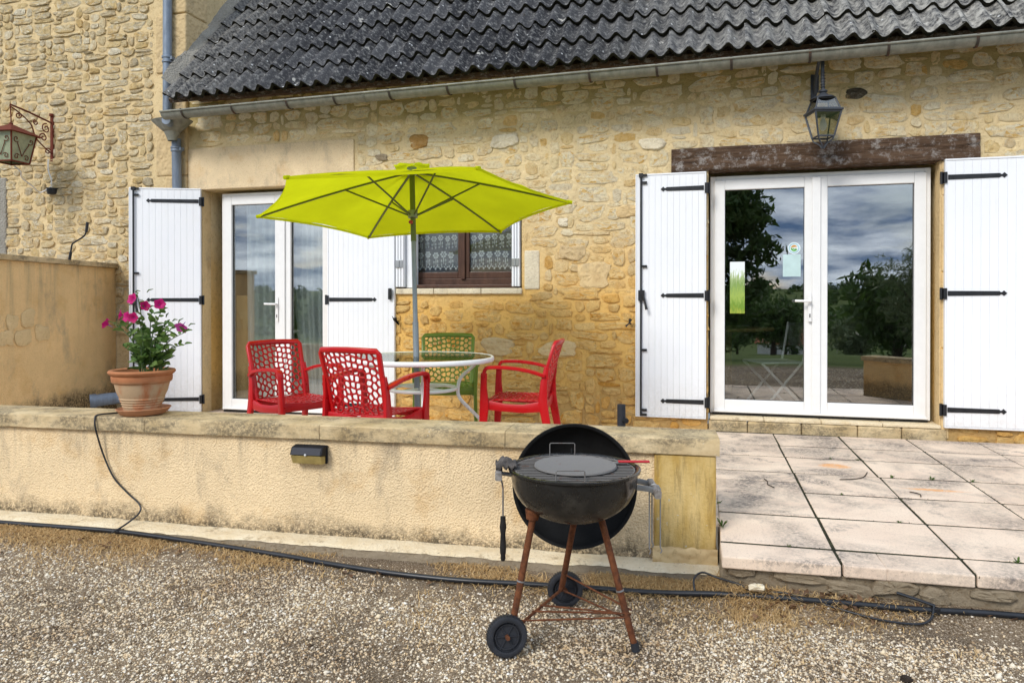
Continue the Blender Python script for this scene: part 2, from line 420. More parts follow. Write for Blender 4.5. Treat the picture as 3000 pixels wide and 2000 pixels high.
M['grey_wood'] = wood('weathered handle wood', (0.13, 0.11, 0.095), (0.30, 0.28, 0.26), 0.9, (6, 1, 6), 10)
def glass(name, refl, tint=(0.93, 0.96, 0.95)):
    g = G(name); g.t.nodes.remove(g.b)
    tr = g.nd('ShaderNodeBsdfTransparent'); tr.inputs[0].default_value = C4(tint)
    gl = g.nd('ShaderNodeBsdfGlossy'); gl.inputs['Roughness'].default_value = 0.0
    lw = g.nd('ShaderNodeFresnel'); lw.inputs['IOR'].default_value = 1.5
    f = g.ma('ADD', g.ma('MULTIPLY', lw.outputs[0], 0.8), refl)
    mx = g.nd('ShaderNodeMixShader'); g.put(mx.inputs[0], f)
    g.t.links.new(tr.outputs[0], mx.inputs[1]); g.t.links.new(gl.outputs[0], mx.inputs[2]); g.t.links.new(mx.outputs[0], g.out.inputs[0])
    return g.m
M['glass'] = glass('window glass', 0.24)
M['small_glass'] = glass('small window glass', 0.0)
M['left_glass'] = glass('left door glass', 0.16)
M['table_glass'] = glass('greenish table glass', 0.05, (0.80, 0.90, 0.84))
M['lantern_glass'] = glass('lantern glass', 0.06, (0.9, 0.9, 0.86))
M['room'] = flat('interior plaster', (0.30, 0.27, 0.23), 0.9, var=0.05)
M['room_floor'] = flat('interior floor tiles', (0.22, 0.15, 0.10), 0.6, var=0.1)
def fabric(name, c, transl, alpha=1.0, weave=400):
    g = G(name, 0.9, 0, 0.1); g.t.nodes.remove(g.b)
    d = g.nd('ShaderNodeBsdfDiffuse'); tl = g.nd('ShaderNodeBsdfTranslucent'); mx = g.nd('ShaderNodeMixShader')
    cc = g.ramp(g.ma('ADD', g.ma('MULTIPLY', g.noise(2.2, 5), 0.8), g.ma('MULTIPLY', g.noise(300, 2), 0.2)), [(0.35, tuple(x * 0.84 for x in c)), (0.65, c)])
    g.put(d.inputs[0], cc); g.put(tl.inputs[0], cc); mx.inputs[0].default_value = transl
    g.t.links.new(d.outputs[0], mx.inputs[1]); g.t.links.new(tl.outputs[0], mx.inputs[2])
    bp = g.nd('ShaderNodeBump'); bp.inputs['Strength'].default_value = 0.25; bp.inputs['Distance'].default_value = 0.012
    g.put(bp.inputs['Height'], g.noise(5, 4)); g.t.links.new(bp.outputs[0], d.inputs['Normal'])
    last = mx
    if alpha < 1:
        tr = g.nd('ShaderNodeBsdfTransparent'); m2 = g.nd('ShaderNodeMixShader'); m2.inputs[0].default_value = alpha
        g.t.links.new(tr.outputs[0], m2.inputs[1]); g.t.links.new(mx.outputs[0], m2.inputs[2]); last = m2
    g.t.links.new(last.outputs[0], g.out.inputs[0]); return g.m
M['lime'] = fabric('lime parasol cloth', (0.70, 0.75, 0.012), 0.55)
M['sheer'] = fabric('sheer curtain', (0.92, 0.95, 0.95), 0.3, 0.95)
M['lace_net'] = fabric('lace net', (0.66, 0.63, 0.66), 0.4, 0.45)
M['lace'] = fabric('white lace', (0.86, 0.86, 0.88), 0.3)
M['pole_grey'] = flat('grey parasol pole', (0.24, 0.27, 0.30), 0.4, 0.3, 0.4, var=0.06)
M['pole_green'] = flat('olive parasol rib', (0.13, 0.16, 0.05), 0.45, 0.1, 0.4, var=0.06)
M['table_white'] = flat('white powder coat', (0.82, 0.82, 0.82), 0.35, spec=0.45, var=0.03)
def plastic(name, c):
    g = G(name, 0.3, 0, 0.45); g.col(g.ramp(g.noise(6, 3), [(0.3, tuple(x * 0.86 for x in c)), (0.7, c)])); g.rough(g.mr(g.noise(9, 4), 0.3, 0.7, 0.24, 0.42)); return g.m
M['red'] = plastic('red moulded resin', (0.50, 0.004, 0.008))
M['green'] = plastic('olive green moulded resin', (0.15, 0.23, 0.025))
def terracotta():
    g = G('weathered terracotta', 0.9, 0, 0.15)
    c = g.ramp(g.noise(8, 4), [(0.3, (0.38, 0.155, 0.07)), (0.7, (0.50, 0.215, 0.10))])
    z = g.sep(g.pos())[2]
    k = g.ma('MULTIPLY', g.mr(z, 0.83, 0.80), g.mr(g.noise(11, 5, 0.6, g.stretch(g.pos(), (1, 1, 0.45))), 0.62, 0.48))
    c = g.mix(g.ma('MULTIPLY', k, 0.85), c, (0.48, 0.36, 0.225))
    c = g.mix(g.mr(g.noise(30, 6, 0.75), 0.60, 0.72, 0, 0.4), c, (0.14, 0.10, 0.06))
    g.col(c); g.bump(g.noise(70, 5), 0.4, 0.003); return g.m
M['terracotta'] = terracotta()
M['saucer'] = flat('terracotta saucer', (0.52, 0.25, 0.13), 0.85, var=0.12)
M['soil'] = flat('potting soil', (0.035, 0.025, 0.018), 1.0, var=0.4, bump=1.0, bscale=50, bdist=0.02)
def leaf(name, a, b, transl=0.35):
    g = G(name, 0.55, 0, 0.3)
    c = g.ramp(g.rnd(), [(0.0, a), (1.0, b)])
    g.col(g.mix(g.mr(g.noise(40, 3), 0.3, 0.7, 0.25, 0.0), c, (0.02, 0.03, 0.01)))
    tl = g.nd('ShaderNodeBsdfTranslucent'); g.put(tl.inputs[0], c); mx = g.nd('ShaderNodeMixShader'); mx.inputs[0].default_value = transl
    g.t.links.new(g.b.outputs[0], mx.inputs[1]); g.t.links.new(tl.outputs[0], mx.inputs[2]); g.t.links.new(mx.outputs[0], g.out.inputs[0])
    return g.m
M['leaf'] = leaf('petunia leaf', (0.08, 0.17, 0.035), (0.22, 0.33, 0.09))
M['stem'] = flat('plant stem', (0.10, 0.15, 0.06), 0.7)
M['petal'] = leaf('magenta petal', (0.50, 0.004, 0.13), (0.62, 0.010, 0.22), 0.3)
M['petal_pale'] = leaf('pink petal', (0.60, 0.05, 0.36), (0.68, 0.10, 0.45), 0.3)
M['throat'] = flat('flower throat', (0.18, 0.07, 0.28), 0.7)
M['rubber'] = flat('black rubber', (0.022, 0.024, 0.030), 0.6, spec=0.35, var=0.25, bump=0.3, bscale=60)
M['hose'] = flat('black hose plastic', (0.012, 0.014, 0.018), 0.35, spec=0.45, var=0.25)
def rusty(name, a, b, lo=0.35, hi=0.6):
    g = G(name, 0.85, 0.1, 0.25); n = g.noise(18, 7, 0.72)
    g.col(g.mix(g.mr(n, lo, hi), a, g.ramp(g.noise(45, 5, 0.7), [(0.3, (0.07, 0.022, 0.01)), (0.7, (0.20, 0.072, 0.028))])))
    g.bump(g.noise(120, 5, 0.7), 0.6, 0.002); return g.m
M['rust'] = rusty('rusty steel', (0.045, 0.025, 0.018), None, 0.3, 0.5)
M['old_rust'] = rusty('dark bracket rust', (0.06, 0.05, 0.042), None, 0.5, 0.7)
M['rust_red'] = rusty('rust red paint', (0.14, 0.032, 0.018), None, 0.52, 0.75)
def enamel():
    g = G('sooty black enamel', 0.3, 0.0, 0.5)
    z = g.sep(g.pos())[2]
    c = g.mix(g.mr(g.noise(9, 6, 0.7), 0.48, 0.74, 0, 0.6), (0.011, 0.0105, 0.010), (0.085, 0.076, 0.062))
    c = g.mix(g.mr(g.noise(60, 4, 0.7), 0.66, 0.74, 0, 0.5), c, (0.22, 0.20, 0.17))
    g.col(c); g.rough(g.mr(g.noise(14, 5, 0.7), 0.35, 0.65, 0.12, 0.5)); return g.m
M['enamel'] = enamel()
M['soot'] = flat('matt soot', (0.008, 0.008, 0.008), 0.75, spec=0.25, var=0.3, bump=0.3, bscale=40)
M['grate'] = rusty('greasy grill steel', (0.17, 0.16, 0.15), None, 0.55, 0.72)
M['griddle'] = rusty('grey griddle plate', (0.19, 0.18, 0.17), None, 0.62, 0.72)
M['steel'] = flat('dull steel', (0.33, 0.34, 0.35), 0.4, 0.7, 0.5, var=0.12)
M['red_handle'] = plastic('red coated handle', (0.45, 0.02, 0.025))
M['black_wood'] = flat('black turned wood', (0.015, 0.014, 0.014), 0.5, var=0.3)
M['rag'] = flat('dirty rag', (0.12, 0.105, 0.095), 1.0, var=0.4, bump=1.0, bscale=70, bdist=0.01)
M['solar_black'] = flat('black solar lamp plastic', (0.010, 0.011, 0.014), 0.6, spec=0.25, var=0.15)
M['solar_panel'] = flat('solar cell glass', (0.008, 0.011, 0.022), 0.5, spec=0.25, var=0.2)
M['led_lens'] = flat('amber led lens', (0.40, 0.31, 0.11), 0.5, var=0.2, bump=0.6, bscale=160, bdist=0.004)
M['pewter'] = flat('grey blue lantern metal', (0.055, 0.062, 0.075), 0.5, 0.2, 0.4, var=0.3, bump=0.2)
M['frosted'] = flat('frosted green glass', (0.30, 0.33, 0.22), 0.25, spec=0.5, var=0.15)
M['white_cable'] = flat('white cable', (0.74, 0.72, 0.68), 0.5, var=0.1)
M['bulb'] = flat('white bulb', (0.7, 0.7, 0.68), 0.3, var=0.03)
M['paper'] = flat('pale notice paper', (0.50, 0.66, 0.66), 0.7, var=0.06)
M['dead_leaf'] = leaf('dead leaf', (0.10, 0.05, 0.025), (0.22, 0.12, 0.06), 0.15)
M['straw'] = leaf('dry grass', (0.46, 0.28, 0.11), (0.78, 0.56, 0.28), 0.25)
M['weed'] = leaf('weed leaf', (0.06, 0.12, 0.02), (0.14, 0.22, 0.05), 0.3)
M['moss'] = flat('dark joint moss', (0.035, 0.036, 0.016), 1.0, var=0.5, bump=1.0, bscale=90, bdist=0.01)
def pebble():
    g = G('pale gravel stone', 0.8, 0, 0.25)
    c = g.ramp(g.geo().outputs['Random Per Island'], [(0.0, (0.09, 0.06, 0.036)), (0.15, (0.34, 0.24, 0.145)), (0.28, (0.72, 0.555, 0.35)), (0.55, (0.90, 0.77, 0.55)),
        (0.66, (0.50, 0.42, 0.32)), (0.80, (0.86, 0.77, 0.60)), (0.93, (0.90, 0.83, 0.70)), (1.0, (0.93, 0.89, 0.81))])
    c = g.mix(g.mr(g.noise(1.6, 6, 0.72), 0.46, 0.68, 0.0, 0.65), c, g.mix(1.0, c, (0.58, 0.44, 0.30), 'MULTIPLY'))
    g.col(g.mix(g.mr(g.noise(90, 3), 0.3, 0.7, 0.3, 0.0), c, (0.2, 0.15, 0.1), 'MULTIPLY')); return g.m
M['pebble'] = pebble()
def soil_ground():
    g = G('gravelly soil', 1.0, 0, 0.1)
    c = g.ramp(g.noise(1.6, 6, 0.72), [(0.34, (0.27, 0.195, 0.12)), (0.62, (0.08, 0.054, 0.032))])
    c = g.mix(g.mr(g.noise(150, 5, 0.85), 0.50, 0.60, 0, 0.75), c, (0.62, 0.51, 0.38))
    c = g.mix(g.mr(g.noise(95, 5, 0.8), 0.34, 0.46, 0.85, 0.0), c, (0.06, 0.04, 0.024))
    y = g.sep(g.pos())[1]
    c = g.mix(g.mr(g.ma('ADD', y, g.noise(0.6, 3)), -7.4, -8.4), c, g.ramp(g.noise(0.05, 6, 0.6), [(0.3, (0.045, 0.08, 0.016)), (0.7, (0.13, 0.16, 0.045))]))
    g.col(c); g.bump(g.noise(90, 6, 0.7), 1.0, 0.012); return g.m
M['soil_ground'] = soil_ground()
M['tree_leaf'] = leaf('tree leaf', (0.035, 0.075, 0.014), (0.10, 0.17, 0.035), 0.3)
M['willow_leaf'] = leaf('grey green willow leaf', (0.10, 0.14, 0.06), (0.20, 0.24, 0.11), 0.3)
M['bark'] = flat('tree bark', (0.06, 0.045, 0.032), 0.95, var=0.3, bump=0.8, bscale=20, bdist=0.02)
M['far_roof'] = flat('red clay roof', (0.42, 0.14, 0.075), 0.9, var=0.15)
M['far_wall'] = flat('white house wall', (0.66, 0.63, 0.57), 0.9, var=0.06)
M['quoin'] = render_mat('weathered quoin stone', (0.60, 0.45, 0.25), bscale=28, bdist=.012, rust=(0.34, 0.26, 0.16))
# ------------------------------------------------------------------ ground and far land
def ground_z(x, y):
    near = 0.0
    near += 0.028 * sstep(-2.4, -3.7, x) * sstep(-3.9, -3.15, y)
    near += 0.060 * sstep(-0.05, 0.15, x) * sstep(-3.24, -3.08, y)
    near += 0.010 * ns(x * 1.7, y * 1.7, 3.0) + 0.004 * ns(x * 9, y * 9, 1.0)
    d = math.hypot(x * 0.6, y + 6.0) if y < -6.0 else 0.0
    far = -0.068 * max(0, d - 3.0) if d < 120 else -7.956
    if d > 120: far += 19.0 * sstep(190, 640, d) + 3.5 * sstep(250, 500, d) * ns(x / 160, y / 160, 7.0)
    far += sstep(15, 60, d) * 0.7 * ns(x / 22, y / 22, 2.0)
    return near * (1 if d < 3 else 0) + far
mb = MB()
def axis(a, b, fine_a, fine_b, fs, n_out):
    fine = list(np.arange(fine_a, fine_b + 1e-6, fs))
    lo = [fine_a - (fine_a - a) * (k / n_out) ** 2.6 for k in range(n_out, 0, -1)]
    hi = [fine_b + (b - fine_b) * (k / n_out) ** 2.6 for k in range(1, n_out + 1)]
    return lo + fine + hi
gx = axis(-900, 900, -5.0, 3.2, 0.06, 34)
gy = axis(-1000, -2.6, -5.2, -2.6 - 0.06, 0.06, 44)
gy = [y for y in gy if y <= -2.60]
W = len(gx)
mb.v = [(x, y, ground_z(x, y)) for y in gy for x in gx]
mb.f = [(j * W + i, j * W + i + 1, (j + 1) * W + i + 1, (j + 1) * W + i) for j in range(len(gy) - 1) for i in range(W - 1)]
ground = tag(mb.build('ground', M['soil_ground'], smooth=180), 'brown gravelly yard running into a green valley', kind='structure')

# pebbles: fine, uncountable
def pebbles(n, x0, x1, y0, y1, smin, smax, keep=None):
    P = np.stack([rng.uniform(x0, x1, n), rng.uniform(y0, y1, n)], 1)
    if keep is not None:
        k = np.array([keep(a, b) for a, b in P]); P = P[rng.uniform(size=n) < k]
    n = len(P)
    z = np.array([ground_z(a, b) for a, b in P])
    s = smin + (smax - smin) * rng.uniform(size=n) ** 2.5
    base = np.array([(1, 0, 0), (-1, 0, 0), (0, 1, 0), (0, -1, 0), (0, 0, 0.62), (0, 0, -0.5)], float)
    V = base[None] * (1 + 0.45 * rng.uniform(-1, 1, (n, 6, 1))) + 0.22 * rng.uniform(-1, 1, (n, 6, 3))
    a = rng.uniform(0, 6.28, n); c, q = np.cos(a), np.sin(a)
    el = rng.uniform(0.6, 1.0, n)
    V[:, :, 1] *= el[:, None]
    X = V[:, :, 0] * c[:, None] - V[:, :, 1] * q[:, None]; Y = V[:, :, 0] * q[:, None] + V[:, :, 1] * c[:, None]
    V[:, :, 0] = X; V[:, :, 1] = Y
    V *= s[:, None, None]
    V[:, :, 0] += P[:, 0, None]; V[:, :, 1] += P[:, 1, None]; V[:, :, 2] += (z + 0.1 * s)[:, None]
    F0 = np.array([(0, 2, 4), (2, 1, 4), (1, 3, 4), (3, 0, 4), (2, 0, 5), (1, 2, 5), (3, 1, 5), (0, 3, 5)])
    F = (F0[None] + (np.arange(n) * 6)[:, None, None]).reshape(-1, 3)
    return V.reshape(-1, 3), F
def bare(x, y):     # thinner near the wall foot and in dirt patches
    k = 0.15 + 0.85 * sstep(-3.16, -3.5, y + 0.12 * ns(x * 3, y * 3))
    p = ns(x * 1.3, y * 1.3, 9.0) + 0.5 * ns(x * 4, y * 4, 5.0)
    k *= 1 - 0.55 * sstep(0.05, 0.45, p)
    return min(1, k * (0.75 + 0.4 * sstep(-1, 1, x)))
Va, Fa = pebbles(250000, -4.6, 2.2, -4.7, -3.12, 0.0022, 0.0085, bare)
Vb, Fb = pebbles(26000, -7, 4.5, -8.0, -4.7, 0.006, 0.015)
Vc, Fc = pebbles(1100, -4.6, 2.2, -4.7, -3.2, 0.010, 0.018, bare)
V = np.vstack([Va, Vb, Vc]); F = np.vstack([Fa, Fb + len(Va), Fc + len(Va) + len(Vb)])
gravel = place('gravel', big_mesh('gravel', V, F, M['pebble']))
tag(gravel, 'pale limestone gravel scattered over the yard', kind='stuff')

# ------------------------------------------------------------------ terrace slabs
terrace = tag(MB().box(0.075, 5.0, -3.06, 0.3, -0.2, TZ - 0.052).build('terrace', M['riser'], bevel=0.01), 'slabbed terrace in front of the glazed doors', kind='structure')
ROWX = lambda y, x: y + 0.035 * (x - 0.55)
def slab(x0, x1, ya, yb, top=TZ):
    g = 0.0045; mbx = MB(); h = 0.05
    dz = random.uniform(-0.0002, 0.002); tl = random.uniform(-0.0009, 0.0009)
    gy_ = 0.011; pts = [(x0 + g, ROWX(ya, x0) + gy_), (x1 - g, ROWX(ya, x1) + gy_), (x1 - g, ROWX(yb, x1) - gy_), (x0 + g, ROWX(yb, x0) - gy_)]
    pts = [(a + random.uniform(-.003, .003), b + random.uniform(-.003, .003)) for a, b in pts]
    vs_ = [(a, b, top - h) for a, b in pts] + [(a, b, top + dz + tl * (1 if i in (1, 2) else -1)) for i, (a, b) in enumerate(pts)]
    mbx.add(vs_, [(0, 3, 2, 1), (4, 5, 6, 7), (0, 1, 5, 4), (1, 2, 6, 5), (2, 3, 7, 6), (3, 0, 4, 7)])
    mbx.build('slab', M['slab'], terrace, bevel=0.006)
rows = [-3.115, -2.91, -2.43, -1.95, -1.47, -0.99, -0.58, -0.10]
rows0 = [-3.115, -2.91, -2.43, -1.72, -1.47, -0.99, -0.58, -0.10]
cols = [0.075, 0.554, 1.047, 1.54, 2.03, 2.52, 3.01, 3.5, 3.99]
for c in range(len(cols) - 1):
    rr = rows0 if c == 0 else rows
    for a, b in zip(rr[:-1], rr[1:]):
        if c == 1 and a == -3.115:      # the split edge slab
            slab(cols[c], 0.7245, a, b); slab(0.7165, cols[c + 1], a, b)
        else: slab(cols[c], cols[c + 1], a, b)
# dark mossy joint bed just under the slab tops
mj = MB(); mj.box(0.08, 3.98, -3.07, -0.06, TZ - 0.05, TZ - 0.0026); mj.build('joint_bed', M['moss'], terrace)
# stones showing in the riser
def lump(w, h, d, seed, n=16):
    r = random.Random(seed); ph = [r.uniform(0, 6.28) for _ in range(4)]; r_e = r.uniform(2.4, 6.0)
    def rad(a):
        c, s_ = abs(math.cos(a)), abs(math.sin(a)); k = (c ** r_e + s_ ** r_e) ** (-1 / r_e)
        return k * (0.98 + 0.09 * math.sin(2 * a + ph[0]) + 0.07 * math.sin(3 * a + ph[1]) + 0.05 * math.sin(5 * a + ph[2]))
    tx, tz = r.uniform(-.4, .4), r.uniform(-.4, .4)          # the face is a tilted cleft
    rings = [(1.0, None), (0.965, 0.75), (0.80, 1.0), (0.50, 1.05)]; vs_ = []; out = []
    for k in range(n):
        a = 2 * math.pi * (k + r.uniform(-.25, .25)) / n; q = rad(a) * r.uniform(0.90, 1.05); out.append((0.5 * q * math.cos(a), 0.5 * q * math.sin(a)))
    for f, dep in rings:
        for x, z in out:
            if dep is None: vs_.append((x * w, 0.012, z * h)); continue
            g = f * r.uniform(.975, 1.025); vs_.append((x * g * w, -d * (dep * r.uniform(.72, 1.22) + tx * x + tz * z), z * g * h))
    vs_.append((0, -d * r.uniform(.8, 1.25), 0)); fs = []
    for i in range(3):
        for k in range(n):
            l = (k + 1) % n; fs.append((i * n + k, i * n + l, (i + 1) * n + l, (i + 1) * n + k))
    for k in range(n): fs.append((3 * n + k, 3 * n + (k + 1) % n, 4 * n))
    return vs_, fs
# crumbling riser face under the slab edge
rs = MB(); rs.grid(lambda u, v: (0.09 + 4.9 * u, -3.068 + .020 * ns(u * 40, v * 2, 3) + .014 * ns(u * 110, v * 6, 8) + .01 * (1 - v), -0.05 + .185 * v), 240, 8); rs.build('riser_face', M['riser'], terrace, smooth=50)
for k in range(11):
    x = 0.16 + k * 0.19 + random.uniform(-.05, .05)
    v_, f_ = lump(random.uniform(.10, .26), random.uniform(.035, .075), 0.018, 500 + k)
    MB().add([(a, b, c) for a, b, c in v_], f_).build('riser_stone', M['riser'], terrace, smooth=30, loc=(x, -3.074, random.uniform(0.085, 0.125)))
# left part of the terrace, behind the low wall
mt = MB()
def tfl(u, v):
    x = -8.0 + 8.10 * u; ya = -2.70 + math.tan(math.atan2(.23, 3.936)) * (x - .066); return (x, ya * (1 - v) + .3 * v, floor_z(x) - .004)
mt.grid(tfl, 16, 2)
tag(mt.build('terrace_floor', M['slab']), 'shaded terrace floor behind the low wall', kind='structure')

# ------------------------------------------------------------------ rubble stone packing
def pack(x0, x1, z0, z1, cw, ch, blocked, seed, big=0.10):
    r = random.Random(seed); nx, nz = int((x1 - x0) / cw), int((z1 - z0) / ch)
    occ = np.zeros((nz, nx), bool)
    for iz in range(nz):
        for ix in range(nx):
            cx, cz = x0 + (ix + .5) * cw, z0 + (iz + .5) * ch
            if any(a - 0.01 < cx < b + 0.01 and c - 0.01 < cz < d + 0.01 for a, b, c, d in blocked): occ[iz, ix] = True
    out = []
    for iz in range(nz):
        ix = r.randint(0, 2)
        while ix < nx:
            if occ[iz, ix]: ix += 1; continue
            if r.random() < 0.10: occ[iz, ix] = True; ix += 1; continue
            if r.random() < big: w, h = r.randint(5, 9), r.randint(3, 4)
            else: w, h = r.choice([2, 3, 4, 4, 5, 6, 7, 8]), r.choice([1, 2, 2, 2, 3, 3])
            if h == 1 and w < 3: w = 3
            h = min(h, nz - iz)
            k = 0
            while k < w and ix + k < nx and not occ[iz:iz + h, ix + k].any(): k += 1
            w = k
            if w >= 2 or (w == 1 and r.random() < .3):
                occ[iz:iz + h, ix:ix + w] = True
                out.append((x0 + (ix + w / 2) * cw, z0 + (iz + h / 2) * ch, w * cw, h * ch))
            else: occ[iz, ix] = True
            ix += max(w, 1)
    return out
LUMPS = {}
def lump_meshes(mat, key):
    if key not in LUMPS:
        LUMPS[key] = [MB().add(*lump(1, 1, 1, 900 + i)).mesh('stone', mat, 24) for i in range(40)]
    return LUMPS[key]
def lay_stones(parent, cells, mat, key, seed, y0=0.0, proud=(0.002, 0.010), warp=0.025):
    r = random.Random(seed); ms = lump_meshes(mat, key)
    cells = sorted(cells, key=lambda c: -c[2] * c[3])
    rest = MB()
    for i, (x, z, w, h) in enumerate(cells):
        s = r.uniform(0.86, 1.04)
        sx, sz = w * s - 0.006, h * s - 0.004
        d = r.uniform(*proud) * (1 + 1.1 * sstep(2.0, 1.3, z) * (key == 'house'))
        z += warp * ns(x * 0.8, z * 0.9, seed); x += 0.015 * ns(x * 2, z * 3, seed + 4.0)
        ang = r.uniform(-0.07, 0.07)
        if i < 296:
            place('stone', r.choice(ms), parent, loc=(x, y0, z), rot=(0, ang, 0), scale=(sx * r.choice((-1, 1)) if False else sx, d, sz))
        else:
            v_, f_ = lump(sx, sz, d, 3000 + i, 10); ca, sa = math.cos(ang), math.sin(ang)
            rest.add([(x + a * ca + c * sa, y0 + b * (1 if b < 0 else 0.6), z - a * sa + c * ca) for a, b, c in v_], f_)
    if rest.v:
        o = rest.build('small_stones', mat, parent, smooth=50); o['kind'] = 'stuff'

# ------------------------------------------------------------------ the stone house
house = thing('stone_house', 'low honey stone house with dark tiled roof and white shutters', 'house')
OPEN = [(0.04, 1.80, 0.10, 2.372), (-4.95, -3.52, -0.2, 2.405), (-2.80, -1.58, 1.385, 2.22)]
def wall_front(x0, x1, z0, z1, openings, y, step, amp, sd):
    xs = set(np.round(np.arange(x0, x1 + 1e-6, step), 4).tolist()) | {x1}; zs = set(np.round(np.arange(z0, z1 + 1e-6, step), 4).tolist()) | {z1}
    for a, b, c, d in openings:
        xs = {q for q in xs if abs(q - a) > .02 and abs(q - b) > .02} | {a, b}; zs = {q for q in zs if abs(q - c) > .02 and abs(q - d) > .02} | {c, d}
    xs = sorted(q for q in xs if x0 <= q <= x1); zs = sorted(q for q in zs if z0 <= q <= z1)
    m_ = MB(); Wd = len(xs)
    m_.v = [(x, y + amp * (ns(x * 4, z * 4, sd) + 0.6 * ns(x * 11, z * 11, sd) + 0.5 * ns(x * 27, z * 27, sd)), z) for z in zs for x in xs]
    for j in range(len(zs) - 1):
        for i in range(Wd - 1):
            cx, cz = (xs[i] + xs[i + 1]) / 2, (zs[j] + zs[j + 1]) / 2
            if any(a < cx < b and c < cz < d for a, b, c, d in openings): continue
            m_.f.append((j * Wd + i, j * Wd + i + 1, (j + 1) * Wd + i + 1, (j + 1) * Wd + i))
    return m_
wall = wall_front(-5.12, 3.4, -0.1, 3.45, OPEN, 0.0, 0.022, 0.007, 1.0)
# masonry depth behind the face (gives the reveals their thickness)
xs = sorted({-5.12, 3.4} | {o[0] for o in OPEN} | {o[1] for o in OPEN}); zs = sorted({-0.1, 3.45} | {max(o[2], -0.1) for o in OPEN} | {o[3] for o in OPEN})
for i in range(len(xs) - 1):
    for j in range(len(zs) - 1):
        cx, cz = (xs[i] + xs[i + 1]) / 2, (zs[j] + zs[j + 1]) / 2
        if not any(a < cx < b and c < cz < d for a, b, c, d in OPEN):
            wall.box(xs[i], xs[i + 1], 0.010, 0.36, zs[j], zs[j + 1])
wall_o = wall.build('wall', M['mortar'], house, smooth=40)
blocked = OPEN + [(-5.2, -3.24, 2.38, 2.84), (-0.28, 2.08, 2.34, 2.57), (-5.2, -4.95, 0, 2.4), (-1.57, -1.40, 1.36, 1.74), (0.0, 1.86, 0.0, 0.30), (-2.84, -1.56, 1.30, 1.39), (1.80, 1.86, 0, 2.4)]
cells = pack(-5.10, 3.3, 0.16, 3.40, 0.046, 0.040, blocked, 11, 0.16)
lay_stones(wall_o, cells, M['stone'], 'house', 21)
# one stained dark stone and one rust coloured stone that stand out
place('stone', MB().add(*lump(1, 1, 1, 77)).mesh('stone', stone_mat('black stained stone', [(0.0, (0.10, 0.085, 0.06)), (1.0, (0.10, 0.085, 0.06))], grey=1.0), 50), wall_o, loc=(1.185, 0, 2.935), scale=(0.19, 0.014, 0.085), label='black weathered stone beside the lantern')
place('stone', MB().add(*lump(1, 1, 1, 78)).mesh('stone', stone_mat('rust brown stone', [(0.0, (0.58, 0.33, 0.11)), (1.0, (0.58, 0.33, 0.11))], grey=0.3), 50), wall_o, loc=(-2.575, 0, 2.767), scale=(0.21, 0.014, 0.13), label='rust brown pitted stone above the parasol')
place('stone', MB().box(-.07, .07, -.012, .02, -.175, .175).mesh('stone', M['pale_stone']), wall_o, loc=(-1.485, 0, 1.55), bevel=0.012, label='tall pale cut block beside the small window')
for (x, z, w, h, m_, sd) in ((-1.115, 1.70, .23, .145, 'quoin', 1), (-.925, 1.50, .30, .23, 'cut_stone', 2), (-1.20, 1.97, .10, .075, 'pale_stone', 3), (-.62, 2.05, .24, .12, 'cut_stone', 4), (-1.80, .86, .34, .17, 'quoin', 5), (-1.25, .84, .36, .16, 'cut_stone', 6), (-1.75, 2.72, .26, .14, 'pale_stone', 8), (-2.95, 2.635, .13, .06, 'riser', 9), (-.42, 2.62, .22, .11, 'pale_stone', 10)):
    place('stone', MB().add(*lump(1, 1, 1, 5200 + sd, 18)).mesh('stone', M[m_], 24), wall_o, loc=(x, -.002, z), scale=(w, .018, h))
# smooth render above the left-hand doors, cut stone jambs
MB().box(-5.115, -3.24, -0.014, 0.02, 2.405, 2.83).build('render_panel', M['render_panel'], house, bevel=0.01)
for x0, x1 in ((-5.115, -4.95), (1.80, 1.855)):
    z = 0.12 if x0 < 0 else 0.19
    while z < 2.36:
        h = min(random.uniform(0.45, 0.8), 2.37 - z)
        MB().box(x0 + .002, x1 + (0 if x0 < 0 else 0), -0.010, 0.12, z + .004, z + h - .004).build('jamb_stone', M['cut_stone'], house, bevel=0.008)
        z += h
MB().box(-4.955, -4.945, -0.006, 0.125, 0.12, 2.40).build('jamb_render', M['cut_stone'], house)
for x0, x1 in ((0.034, 0.046), (1.79, 1.8015)):
    MB().box(x0, x1, 0.004, 0.125, 0.26, 2.37).build('jamb_render', M['cut_stone'], house)
# oak lintel with drying cracks
ml = MB()
def lint(u, v):      # wrap front, underside and back
    x = -0.26 + 2.32 * u
    prof = [(0.16, 2.558), (-0.022, 2.560), (-0.030, 2.552), (-0.032, 2.376), (-0.024, 2.366), (0.16, 2.364)]
    q = v * (len(prof) - 1); i = min(int(q), len(prof) - 2); t = q - i
    y = prof[i][0] * (1 - t) + prof[i + 1][0] * t; z = prof[i][1] * (1 - t) + prof[i + 1][1] * t
    z += 0.010 * ns(x * 1.5, 0.3 + v, 4.0); y += 0.008 * ns(x * 2.5, z * 9, 2.0)
    zc = 2.46 + 0.035 * ns(x * 1.1, 5.5, 0) + 0.012 * ns(x * 6, 1.5, 0)
    if y < -0.01 and abs(z - zc) < 0.010 and ns(x * 1.2, 9.0, 3) > -0.15: y += 0.016
    return (x, y, z)
ml.grid(lint, 110, 45, flip=True); ml.box(-0.258, 2.058, 0.0, 0.15, 2.37, 2.55)
ml.build('lintel', M['beam'], house, smooth=60)
